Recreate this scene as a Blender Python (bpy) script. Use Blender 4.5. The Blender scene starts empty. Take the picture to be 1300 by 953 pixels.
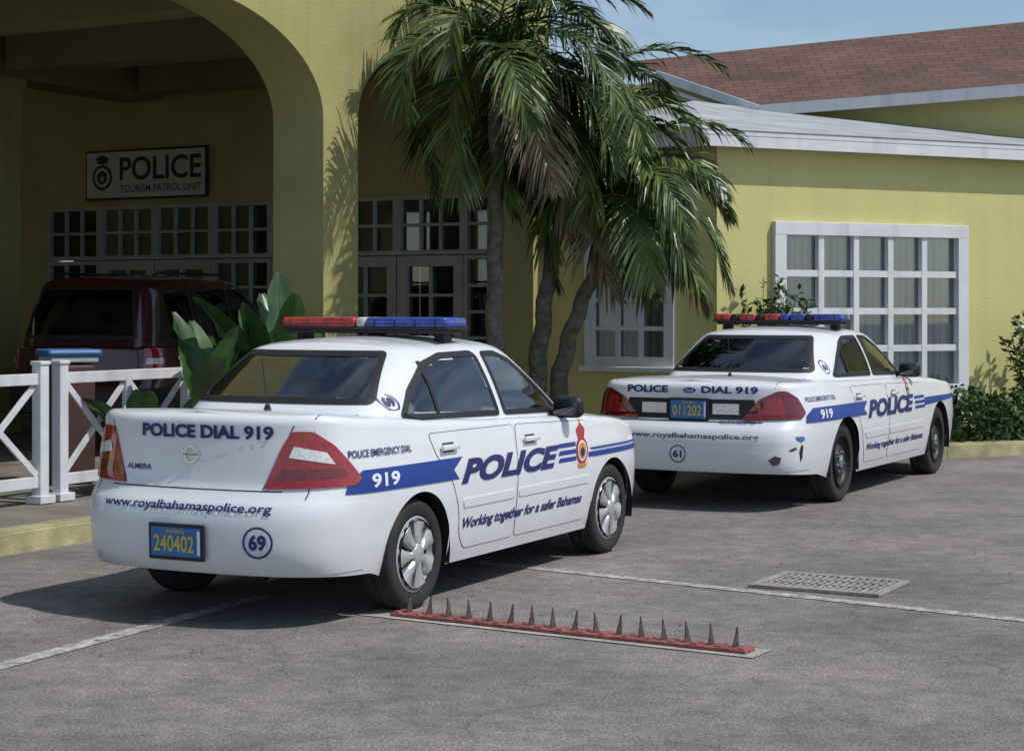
import bpy, bmesh, math, random
from mathutils import Vector, Matrix
from mathutils.bvhtree import BVHTree
from mathutils.geometry import delaunay_2d_cdt
from mathutils.interpolate import poly_3d_calc
random.seed(7)
SC=bpy.context.scene
F=2300.0; HOR=393.0; CH=1.6
def P(px,py,Y): return Vector(((px-650)*Y/F, Y, CH-(py-HOR)*Y/F))
def G(px,py,z=0.0):
    Y=F*(CH-z)/(py-HOR); return Vector(((px-650)*Y/F,Y,z))
# ---------------------------------------------------------------- materials
def newmat(name):
    m=bpy.data.materials.new(name); m.use_nodes=True
    nt=m.node_tree; b=nt.nodes['Principled BSDF']; return m,nt,b
def N(nt,t,**k):
    n=nt.nodes.new(t)
    for a,v in k.items(): setattr(n,a,v)
    return n
def mat(name,col,rough=.5,metal=0,coat=0,var=.12,scale=6,bump=0,bscale=60,spec=.5,pos='Object',dirt=0,streak=0):
    m,nt,b=newmat(name); L=nt.links
    b.inputs['Roughness'].default_value=rough; b.inputs['Metallic'].default_value=metal
    b.inputs['Coat Weight'].default_value=coat; b.inputs['Coat Roughness'].default_value=.05
    b.inputs['Specular IOR Level'].default_value=spec
    tc=N(nt,'ShaderNodeTexCoord'); 
    no=N(nt,'ShaderNodeTexNoise'); no.inputs['Scale'].default_value=scale; no.inputs['Detail'].default_value=4
    L.new(tc.outputs[pos],no.inputs['Vector'])
    r=N(nt,'ShaderNodeValToRGB'); L.new(no.outputs['Fac'],r.inputs['Fac'])
    r.color_ramp.elements[0].position=.3; r.color_ramp.elements[1].position=.7
    r.color_ramp.elements[0].color=tuple(c*(1-var) for c in col)+(1,)
    r.color_ramp.elements[1].color=tuple(min(1,c*(1+var)) for c in col)+(1,)
    out=r.outputs['Color']
    if streak>0:
        mp=N(nt,'ShaderNodeMapping'); mp.inputs['Scale'].default_value=(5,5,.45); L.new(tc.outputs[pos],mp.inputs[0])
        n2=N(nt,'ShaderNodeTexNoise'); n2.inputs['Scale'].default_value=1; n2.inputs['Detail'].default_value=5; n2.inputs['Distortion'].default_value=.4; L.new(mp.outputs[0],n2.inputs['Vector'])
        mr=N(nt,'ShaderNodeMapRange'); mr.inputs['From Min'].default_value=.50; mr.inputs['From Max'].default_value=.80; mr.inputs['To Max'].default_value=streak; L.new(n2.outputs['Fac'],mr.inputs['Value'])
        mx=N(nt,'ShaderNodeMix',data_type='RGBA'); L.new(mr.outputs[0],mx.inputs['Factor']); L.new(out,mx.inputs['A']); mx.inputs['B'].default_value=(.16,.145,.10,1)
        out=mx.outputs['Result']
    if dirt>0:
        n2=N(nt,'ShaderNodeTexNoise'); n2.inputs['Scale'].default_value=2.3; n2.inputs['Detail'].default_value=7; n2.inputs['Roughness'].default_value=.7
        L.new(tc.outputs[pos],n2.inputs['Vector'])
        sp=N(nt,'ShaderNodeSeparateXYZ'); L.new(tc.outputs[pos],sp.inputs[0])
        mr=N(nt,'ShaderNodeMapRange'); mr.inputs['From Min'].default_value=.15; mr.inputs['From Max'].default_value=.6
        mr.inputs['To Min'].default_value=1; mr.inputs['To Max'].default_value=.12; L.new(sp.outputs['Z'],mr.inputs['Value'])
        mu=N(nt,'ShaderNodeMath',operation='MULTIPLY'); L.new(mr.outputs[0],mu.inputs[0]); L.new(n2.outputs['Fac'],mu.inputs[1])
        m2=N(nt,'ShaderNodeMath',operation='MULTIPLY'); L.new(mu.outputs[0],m2.inputs[0]); m2.inputs[1].default_value=dirt
        mx=N(nt,'ShaderNodeMix',data_type='RGBA'); L.new(m2.outputs[0],mx.inputs['Factor']); L.new(out,mx.inputs['A']); mx.inputs['B'].default_value=(.22,.19,.15,1)
        out=mx.outputs['Result']
    L.new(out,b.inputs['Base Color'])
    if bump>0:
        nb=N(nt,'ShaderNodeTexNoise'); nb.inputs['Scale'].default_value=bscale; nb.inputs['Detail'].default_value=3
        L.new(tc.outputs[pos],nb.inputs['Vector'])
        bp=N(nt,'ShaderNodeBump'); bp.inputs['Strength'].default_value=bump; bp.inputs['Distance'].default_value=.02
        L.new(nb.outputs['Fac'],bp.inputs['Height']); L.new(bp.outputs[0],b.inputs['Normal'])
    return m
def glassmat(name,tint,base=.06,rough=.02):
    m,nt,b=newmat(name); L=nt.links; nt.nodes.remove(b); o=nt.nodes['Material Output']
    tr=N(nt,'ShaderNodeBsdfTransparent'); tr.inputs[0].default_value=tint+(1,)
    gl=N(nt,'ShaderNodeBsdfGlossy'); gl.inputs['Roughness'].default_value=rough; gl.inputs[0].default_value=(.9,.93,.95,1)
    fr=N(nt,'ShaderNodeFresnel'); fr.inputs[0].default_value=1.5
    ad=N(nt,'ShaderNodeMath',operation='ADD'); L.new(fr.outputs[0],ad.inputs[0]); ad.inputs[1].default_value=base
    mx=N(nt,'ShaderNodeMixShader'); L.new(ad.outputs[0],mx.inputs[0]); L.new(tr.outputs[0],mx.inputs[1]); L.new(gl.outputs[0],mx.inputs[2])
    L.new(mx.outputs[0],o.inputs['Surface']); return m
M={}
M['paint']=mat('white_car_paint',(.73,.75,.785),.28,coat=.6,var=.02,dirt=.4)
M['maroon']=mat('maroon_car_paint',(.045,.006,.010),.25,coat=.8,var=.05)
M['black']=mat('black_plastic',(.012,.012,.013),.55)
M['rubber']=mat('black_rubber',(.022,.022,.022),.8,bump=.15,bscale=90,var=.3)
M['seam']=mat('panel_gap',(.05,.05,.055),.8)
M['silver']=mat('silver_wheel',(.55,.56,.58),.38,metal=.6)
M['chrome']=mat('chrome',(.6,.6,.62),.15,metal=1)
M['darksteel']=mat('dark_steel_wheel',(.03,.03,.032),.5,metal=.3)
M['interior']=mat('car_interior',(.20,.205,.21),.9)
M['seat']=mat('seat_cloth',(.24,.25,.26),.95)
M['glass']=glassmat('car_glass',(.80,.83,.82),base=.10)
M['darkglass']=glassmat('dark_car_glass',(.22,.25,.25),base=.06)
M['winglass']=glassmat('window_glass',(.82,.86,.86),base=.05)
M['redlens']=mat('red_lens',(.30,.008,.012),.12,coat=1,var=.25,scale=30)
M['darkred']=mat('dark_red_lens',(.15,.005,.008),.1,coat=1,var=.3,scale=40)
M['clear']=mat('clear_lens',(.75,.72,.72),.15,coat=1,var=.2,scale=60)
M['barred']=mat('red_beacon_lens',(.36,.012,.012),.15,coat=1,var=.55,scale=25)
M['barblue']=mat('blue_beacon_lens',(.012,.045,.30),.15,coat=1,var=.55,scale=25)
M['blue']=mat('blue_decal',(.012,.045,.27),.4,var=.05)
M['navy']=mat('navy_lettering',(.014,.018,.13),.4,var=.05)
M['whitedecal']=mat('white_decal',(.75,.77,.8),.4,var=.02)
M['reddecal']=mat('red_decal',(.4,.03,.03),.4)
M['gold']=mat('gold_decal',(.5,.28,.04),.4)
M['plateblue']=mat('plate_blue',(.03,.16,.42),.4)
M['plateyellow']=mat('plate_yellow',(.62,.48,.04),.4)
M['yellowwall']=mat('yellow_stucco',(.575,.545,.225),.9,var=.06,scale=1.2,bump=.2,bscale=35,streak=.10)
M['inwall']=mat('shaded_yellow_stucco',(.42,.385,.15),.9,var=.10,scale=1.2,streak=.15)  # darker copy of the yellow stucco; portico shade put into the colour
M['shadewall']=mat('shade_toned_stucco',(.36,.34,.135),.9,var=.12,scale=1.0,bump=.25,bscale=30,streak=.25)  # stucco darkened towards olive: dimmer light on the arcade painted in
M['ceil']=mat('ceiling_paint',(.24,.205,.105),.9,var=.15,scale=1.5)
M['trim']=mat('white_trim',(.66,.67,.69),.6,var=.06,scale=4,streak=.3)
M['greytrim']=mat('grey_white_trim',(.42,.43,.42),.6,var=.1,scale=4)
M['lowroof']=mat('pale_roof_sheet',(.36,.37,.38),.7,var=.25,scale=2.2,bump=.1)
M['dark']=mat('dark_interior',(.02,.02,.022),.9)
M['curb']=mat('painted_kerb',(.34,.31,.17),.9,var=.3,scale=5,bump=.3)
M['concrete']=mat('concrete',(.36,.34,.31),.9,var=.25,scale=7,bump=.3)
M['soil']=mat('paving',(.17,.155,.13),.95,var=.3,scale=3,bump=.3)
M['fence']=mat('white_fence_paint',(.62,.64,.67),.6,var=.1,streak=.35)
M['red']=mat('worn_red_paint',(.24,.08,.07),.8,var=.5,scale=18,bump=.3)
M['rust']=mat('rusty_steel',(.10,.07,.06),.7,metal=.3,var=.4,scale=40)
M['iron']=mat('cast_iron',(.30,.28,.255),.8,metal=.1,var=.25,scale=20)
M['bark']=mat('palm_bark',(.14,.125,.10),.95,var=.4,scale=14,bump=.6,bscale=22)
M['bluelid']=mat('blue_lid',(.05,.16,.36),.4)
M['brown']=mat('brown_bin',(.07,.035,.03),.6)
M['signwhite']=mat('sign_board',(.6,.61,.58),.6,var=.05)
M['signtext']=mat('sign_lettering',(.02,.03,.05),.6)
def leafmat(name,c1,c2,scale=3):
    m,nt,b=newmat(name); L=nt.links
    tc=N(nt,'ShaderNodeTexCoord'); no=N(nt,'ShaderNodeTexNoise'); no.inputs['Scale'].default_value=scale; no.inputs['Detail'].default_value=3
    L.new(tc.outputs['Object'],no.inputs['Vector'])
    r=N(nt,'ShaderNodeValToRGB'); L.new(no.outputs['Fac'],r.inputs['Fac'])
    r.color_ramp.elements[0].position=.35; r.color_ramp.elements[1].position=.68
    r.color_ramp.elements[0].color=c1+(1,); r.color_ramp.elements[1].color=c2+(1,)
    L.new(r.outputs[0],b.inputs['Base Color']); b.inputs['Roughness'].default_value=.38
    return m
M['palm']=leafmat('palm_leaf',(.022,.055,.010),(.12,.165,.035),2.5)
M['palmdry']=leafmat('dry_palm_leaf',(.10,.075,.04),(.20,.16,.09))
M['leaf']=leafmat('shrub_leaf',(.014,.045,.01),(.08,.135,.03),5)
M['bigleaf']=leafmat('broad_leaf',(.015,.05,.012),(.055,.13,.025),3)
def curtainmat():
    m,nt,b=newmat('curtain'); L=nt.links
    tc=N(nt,'ShaderNodeTexCoord'); w=N(nt,'ShaderNodeTexWave'); w.inputs['Scale'].default_value=3.2; w.inputs['Distortion'].default_value=1.2
    L.new(tc.outputs['Object'],w.inputs['Vector'])
    r=N(nt,'ShaderNodeValToRGB'); L.new(w.outputs['Fac'],r.inputs['Fac'])
    r.color_ramp.elements[0].color=(.38,.41,.41,1); r.color_ramp.elements[1].color=(.75,.77,.75,1)
    L.new(r.outputs[0],b.inputs['Base Color']); b.inputs['Roughness'].default_value=.9; return m
M['curtain']=curtainmat()
def shinglemat():
    m,nt,b=newmat('brown_shingle_roof'); L=nt.links
    tc=N(nt,'ShaderNodeTexCoord'); sp=N(nt,'ShaderNodeSeparateXYZ'); L.new(tc.outputs['Object'],sp.inputs[0])
    mz=N(nt,'ShaderNodeMath',operation='MULTIPLY'); L.new(sp.outputs['Z'],mz.inputs[0]); mz.inputs[1].default_value=2.6
    cb=N(nt,'ShaderNodeCombineXYZ'); L.new(sp.outputs['X'],cb.inputs[0]); L.new(mz.outputs[0],cb.inputs[1])
    br=N(nt,'ShaderNodeTexBrick'); br.inputs['Scale'].default_value=1; br.inputs['Brick Width'].default_value=.30; br.inputs['Row Height'].default_value=.17
    br.inputs['Mortar Size'].default_value=.010
    br.inputs['Color1'].default_value=(.165,.088,.064,1); br.inputs['Color2'].default_value=(.12,.065,.05,1); br.inputs['Mortar'].default_value=(.065,.036,.03,1)
    L.new(cb.outputs[0],br.inputs['Vector'])
    no=N(nt,'ShaderNodeTexNoise'); no.inputs['Scale'].default_value=1.2; no.inputs['Detail'].default_value=5; L.new(tc.outputs['Object'],no.inputs['Vector'])
    mr=N(nt,'ShaderNodeMapRange'); mr.inputs['To Min'].default_value=.5; mr.inputs['To Max'].default_value=1.4; L.new(no.outputs['Fac'],mr.inputs[0])
    vm=N(nt,'ShaderNodeVectorMath',operation='SCALE'); L.new(br.outputs['Color'],vm.inputs[0]); L.new(mr.outputs[0],vm.inputs['Scale'])
    L.new(vm.outputs[0],b.inputs['Base Color']); b.inputs['Roughness'].default_value=.9; return m
M['shingle']=shinglemat()
def asphaltmat():
    m,nt,b=newmat('asphalt'); L=nt.links
    tc=N(nt,'ShaderNodeTexCoord'); V=tc.outputs['Object']
    def noise(s,d=4,r=.6):
        n=N(nt,'ShaderNodeTexNoise'); n.inputs['Scale'].default_value=s; n.inputs['Detail'].default_value=d; n.inputs['Roughness'].default_value=r; L.new(V,n.inputs['Vector']); return n
    n1=noise(.7,6,.68); n2=noise(75,2,.8); n3=noise(7,4,.7)
    r1=N(nt,'ShaderNodeValToRGB'); L.new(n1.outputs['Fac'],r1.inputs['Fac'])
    r1.color_ramp.elements[0].position=.36; r1.color_ramp.elements[1].position=.64
    r1.color_ramp.elements[0].color=(.148,.136,.130,1); r1.color_ramp.elements[1].color=(.245,.224,.212,1)
    def mrange(n,a,b_,c,d): 
        r=N(nt,'ShaderNodeMapRange'); r.inputs['From Min'].default_value=a; r.inputs['From Max'].default_value=b_; r.inputs['To Min'].default_value=c; r.inputs['To Max'].default_value=d; L.new(n,r.inputs[0]); return r.outputs[0]
    def mul(a,c):
        q=N(nt,'ShaderNodeMath',operation='MULTIPLY'); L.new(a,q.inputs[0]); L.new(c,q.inputs[1]); return q.outputs[0]
    f=mul(mrange(n2.outputs['Fac'],.3,.7,.45,1.55),mrange(n3.outputs['Fac'],.3,.7,.75,1.2))
    vs=N(nt,'ShaderNodeTexVoronoi'); vs.inputs['Scale'].default_value=30; L.new(V,vs.inputs['Vector'])
    f=mul(f,mrange(vs.outputs['Distance'],.08,.2,1.6,1.0))
    dn=noise(1.5,3)
    mv=N(nt,'ShaderNodeMix',data_type='VECTOR'); mv.inputs['Factor'].default_value=.3; L.new(V,mv.inputs['A']); L.new(dn.outputs['Color'],mv.inputs['B'])
    vo=N(nt,'ShaderNodeTexVoronoi',feature='DISTANCE_TO_EDGE'); vo.inputs['Scale'].default_value=.6; L.new(mv.outputs['Result'],vo.inputs['Vector'])
    f=mul(f,mrange(vo.outputs['Distance'],.001,.004,.78,1))
    vm=N(nt,'ShaderNodeVectorMath',operation='SCALE'); L.new(r1.outputs[0],vm.inputs[0]); L.new(f,vm.inputs['Scale'])
    L.new(vm.outputs[0],b.inputs['Base Color']); b.inputs['Roughness'].default_value=.92; b.inputs['Specular IOR Level'].default_value=.3
    bp=N(nt,'ShaderNodeBump'); bp.inputs['Strength'].default_value=.6; bp.inputs['Distance'].default_value=.008; L.new(n2.outputs['Fac'],bp.inputs['Height']); L.new(bp.outputs[0],b.inputs['Normal'])
    return m
M['asphalt']=asphaltmat()
def wornmat(name,col,lo=.42,hi=.56):
    m,nt,b=newmat(name); L=nt.links
    tc=N(nt,'ShaderNodeTexCoord'); n=N(nt,'ShaderNodeTexNoise'); n.inputs['Scale'].default_value=14; n.inputs['Detail'].default_value=8; n.inputs['Roughness'].default_value=.75
    L.new(tc.outputs['Object'],n.inputs['Vector'])
    r=N(nt,'ShaderNodeMapRange'); r.inputs['From Min'].default_value=lo; r.inputs['From Max'].default_value=hi; L.new(n.outputs['Fac'],r.inputs[0])
    mx=N(nt,'ShaderNodeMix',data_type='RGBA'); L.new(r.outputs[0],mx.inputs['Factor']); mx.inputs['A'].default_value=(.21,.195,.18,1); mx.inputs['B'].default_value=col+(1,)
    L.new(mx.outputs['Result'],b.inputs['Base Color']); b.inputs['Roughness'].default_value=.85; return m
M['line']=wornmat('worn_white_line',(.52,.51,.49),.42,.60)
# ---------------------------------------------------------------- object helpers
def link(o,parent=None):
    SC.collection.objects.link(o)
    if parent is not None: o.parent=parent
    return o
def empty(name,loc,rotz,label,cat,group=None):
    o=bpy.data.objects.new(name,None); o.location=loc; o.rotation_euler=(0,0,rotz); link(o)
    o['label']=label; o['category']=cat
    if group: o['group']=group
    return o
class B:
    def __init__(s,*mats): s.v=[];s.f=[];s.m=[];s.mats=[M[k] if isinstance(k,str) else k for k in mats]; s.n=[]
    def add(s,vs,fs,mi=0,norms=None):
        o=len(s.v); s.v+= [tuple(v) for v in vs]; s.f+=[tuple(i+o for i in f) for f in fs]; s.m+=[mi]*len(fs)
        if norms is not None: s.n+= [tuple(n) for n in norms]
    def box(s,c,size,mi=0,bev=0,rot=None,seg=2):
        bm=bmesh.new(); bmesh.ops.create_cube(bm,size=1)
        for v in bm.verts: v.co=Vector((v.co.x*size[0],v.co.y*size[1],v.co.z*size[2]))
        if bev>0: bmesh.ops.bevel(bm,geom=bm.edges[:],offset=bev,segments=seg,affect='EDGES',profile=.5)
        R=rot if rot is not None else Matrix.Identity(3)
        bm.verts.index_update()
        s.add([R@v.co+Vector(c) for v in bm.verts],[[v.index for v in f.verts] for f in bm.faces],mi); bm.free()
    def lathe(s,prof,c,mi=0,seg=48,axis='y',a0=0,a1=2*math.pi):
        full=abs(a1-a0-2*math.pi)<1e-6; n=seg if full else seg+1
        vs=[];fs=[]
        for i in range(n):
            a=a0+(a1-a0)*i/seg
            for r,h in prof:
                if axis=='y': vs.append(Vector(c)+Vector((r*math.cos(a),h,r*math.sin(a))))
                else: vs.append(Vector(c)+Vector((r*math.cos(a),r*math.sin(a),h)))
        k=len(prof)
        for i in range(seg):
            j=(i+1)%n
            for q in range(k-1): fs.append((i*k+q,j*k+q,j*k+q+1,i*k+q+1))
        s.add(vs,fs,mi)
    def tube(s,pts,rad,mi=0,seg=8,cap=True):
        vs=[];fs=[]; n=len(pts)
        for i,p in enumerate(pts):
            p=Vector(p); t=(Vector(pts[min(i+1,n-1)])-Vector(pts[max(i-1,0)])).normalized()
            a=t.orthogonal().normalized() if i==0 else (a-t*a.dot(t)).normalized()
            b=t.cross(a); r=rad[i] if isinstance(rad,(list,tuple)) else rad
            for k in range(seg):
                w=2*math.pi*k/seg; vs.append(p+(a*math.cos(w)+b*math.sin(w))*r)
        for i in range(n-1):
            for k in range(seg):
                fs.append((i*seg+k,i*seg+(k+1)%seg,(i+1)*seg+(k+1)%seg,(i+1)*seg+k))
        if cap: fs.append(tuple(range(seg-1,-1,-1))); fs.append(tuple((n-1)*seg+k for k in range(seg)))
        s.add(vs,fs,mi)
    def prism(s,poly,o,ax,up,th,mi=0):
        o=Vector(o);ax=Vector(ax);up=Vector(up);th=Vector(th);n=len(poly)
        a=[o+ax*p[0]+up*p[1] for p in poly]; vs=a+[p+th for p in a]
        fs=[tuple(range(n)),tuple(range(2*n-1,n-1,-1))]+[(i,i+n,(i+1)%n+n,(i+1)%n) for i in range(n)]
        s.add(vs,fs,mi)
    def mesh(s,name,smooth=False,tri=False,fixn=False):
        me=bpy.data.meshes.new(name); me.from_pydata(s.v,[],s.f)
        for m in s.mats: me.materials.append(m)
        me.polygons.foreach_set('material_index',s.m)
        if smooth: me.polygons.foreach_set('use_smooth',[True]*len(s.f))
        if fixn or tri:
            bm=bmesh.new(); bm.from_mesh(me)
            if tri: bmesh.ops.triangulate(bm,faces=[f for f in bm.faces if len(f.verts)>4])
            if fixn: bmesh.ops.recalc_face_normals(bm,faces=bm.faces[:])
            bm.to_mesh(me); bm.free()
        me.update()
        if s.n and len(s.n)==len(s.v) and not(fixn or tri):
            me.polygons.foreach_set('use_smooth',[True]*len(s.f)); me.normals_split_custom_set_from_vertices(s.n)
        return me
    def obj(s,name,parent=None,smooth=False,angle=None,label=None,cat=None,tri=False,fixn=False,kind=None,group=None):
        me=s.mesh(name,smooth or angle is not None,tri,fixn)
        if angle is not None: me.set_sharp_from_angle(angle=math.radians(angle))
        o=bpy.data.objects.new(name,me); link(o,parent)
        if label:o['label']=label
        if cat:o['category']=cat
        if kind:o['kind']=kind
        if group:o['group']=group
        return o
def text2d(txt,width,height,bold=.0,shear=0.0,space=1.0,sub=0):
    cu=bpy.data.curves.new('t','FONT'); cu.body=txt; cu.size=1; cu.offset=bold; cu.shear=shear; cu.space_character=space; cu.fill_mode='FRONT'; cu.resolution_u=4
    o=bpy.data.objects.new('t',cu); SC.collection.objects.link(o)
    dg=bpy.context.evaluated_depsgraph_get(); dg.update(); me=bpy.data.meshes.new_from_object(o.evaluated_get(dg))
    bpy.data.objects.remove(o); bpy.data.curves.remove(cu)
    bm=bmesh.new(); bm.from_mesh(me); bpy.data.meshes.remove(me)
    x0=min(v.co.x for v in bm.verts);x1=max(v.co.x for v in bm.verts);y0=min(v.co.y for v in bm.verts);y1=max(v.co.y for v in bm.verts)
    for v in bm.verts: v.co=Vector(((v.co.x-x0)/(x1-x0)*width,(v.co.y-y0)/(y1-y0)*height,0))
    if sub:
        for it in range(4):
            bmesh.ops.triangulate(bm,faces=bm.faces[:])
            E=[e for e in bm.edges if e.calc_length()>sub]
            if not E: break
            bmesh.ops.subdivide_edges(bm,edges=E,cuts=1)
        bmesh.ops.triangulate(bm,faces=bm.faces[:])
    bm.verts.index_update(); vs=[(v.co.x,v.co.y) for v in bm.verts]; fs=[tuple(v.index for v in f.verts) for f in bm.faces]; bm.free()
    return vs,fs
def smooth(t): t=max(0,min(1,t)); return t*t*(3-2*t)
def lerpf(tab,x):
    if x<=tab[0][0]: return tab[0][1]
    for (a,b),(c,d) in zip(tab,tab[1:]):
        if x<=c:
            return b+(d-b)*smooth((x-a)/(c-a))*.5+(d-b)*((x-a)/(c-a))*.5
    return tab[-1][1]
def catmull(pts,n):
    out=[]; m=len(pts)
    for i in range(m-1):
        p0=pts[i-1] if i>0 else tuple(2*a-b for a,b in zip(pts[0],pts[1])); p1=pts[i];p2=pts[i+1]
        p3=pts[i+2] if i+2<m else tuple(2*a-b for a,b in zip(pts[-1],pts[-2]))
        for k in range(n):
            t=k/n
            out.append(tuple(.5*((2*b)+(-a+c)*t+(2*a-5*b+4*c-d)*t*t+(-a+3*b-3*c+d)*t**3) for a,b,c,d in zip(p0,p1,p2,p3)))
    out.append(tuple(pts[-1])); return out
def resample(pts,ds):
    out=[pts[0]]; acc=0
    for a,b in zip(pts,pts[1:]):
        a=Vector(a);b=Vector(b);d=(b-a).length
        while acc+d>=ds:
            t=(ds-acc)/d; a=a+(b-a)*t; out.append(tuple(a)); d=(b-a).length; acc=0
        acc+=d
    out.append(pts[-1]); return out
def densify(poly,h,closed=True):
    out=[];n=len(poly)
    for i in range(n if closed else n-1):
        a=Vector(poly[i]);b=Vector(poly[(i+1)%n]);k=max(1,int((b-a).length/h))
        for j in range(k): out.append(tuple(a+(b-a)*j/k))
    return out
def roundpoly(poly,r,seg=4):
    out=[];n=len(poly)
    for i in range(n):
        p=Vector(poly[i]);a=Vector(poly[i-1]);b=Vector(poly[(i+1)%n])
        ra=min(r,(a-p).length*.45);rb=min(r,(b-p).length*.45)
        s=p+(a-p).normalized()*ra;e=p+(b-p).normalized()*rb
        for k in range(seg+1):
            t=k/seg; out.append(tuple(s*(1-t)**2+p*2*t*(1-t)+e*t*t))
    return out
def inside(poly,x,y):
    c=False;n=len(poly);j=n-1
    for i in range(n):
        xi,yi=poly[i][0],poly[i][1];xj,yj=poly[j][0],poly[j][1]
        if (yi>y)!=(yj>y) and x<(xj-xi)*(y-yi)/(yj-yi)+xi: c=not c
        j=i
    return c
def bdist(poly,x,y):
    p=Vector((x,y));best=9
    n=len(poly)
    for i in range(n):
        a=Vector(poly[i]);b=Vector(poly[(i+1)%n]);d=b-a;t=max(0,min(1,(p-a).dot(d)/max(1e-9,d.length_squared)))
        best=min(best,(a+d*t-p).length)
    return best
def fill(poly,h=.04):
    pts=[Vector(p) for p in densify(poly,h)]; nb=len(pts)
    xs=[p[0] for p in poly];ys=[p[1] for p in poly]
    x=min(xs)+h/2
    while x<max(xs):
        y=min(ys)+h/2
        while y<max(ys):
            if inside(poly,x,y) and bdist(poly,x,y)>h*.45: pts.append(Vector((x,y)))
            y+=h
        x+=h
    r=delaunay_2d_cdt(pts,[(i,(i+1)%nb) for i in range(nb)],[],1,1e-6)
    return [tuple(v) for v in r[0]],[tuple(f) for f in r[2]]
def offpoly(poly,d):
    n=len(poly); A=sum(poly[i][0]*poly[(i+1)%n][1]-poly[(i+1)%n][0]*poly[i][1] for i in range(n))
    s=1 if A>0 else -1; out=[]
    for i in range(n):
        a=Vector(poly[i-1]);p=Vector(poly[i]);b=Vector(poly[(i+1)%n])
        e1=(p-a).normalized();e2=(b-p).normalized()
        n1=Vector((e1.y,-e1.x));n2=Vector((e2.y,-e2.x)); m=(n1+n2)
        m=m.normalized() if m.length>1e-6 else n1
        k=max(.5,m.dot(n1)); q=p+m*(s*d/k); out.append((q.x,q.y))
    return out
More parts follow.
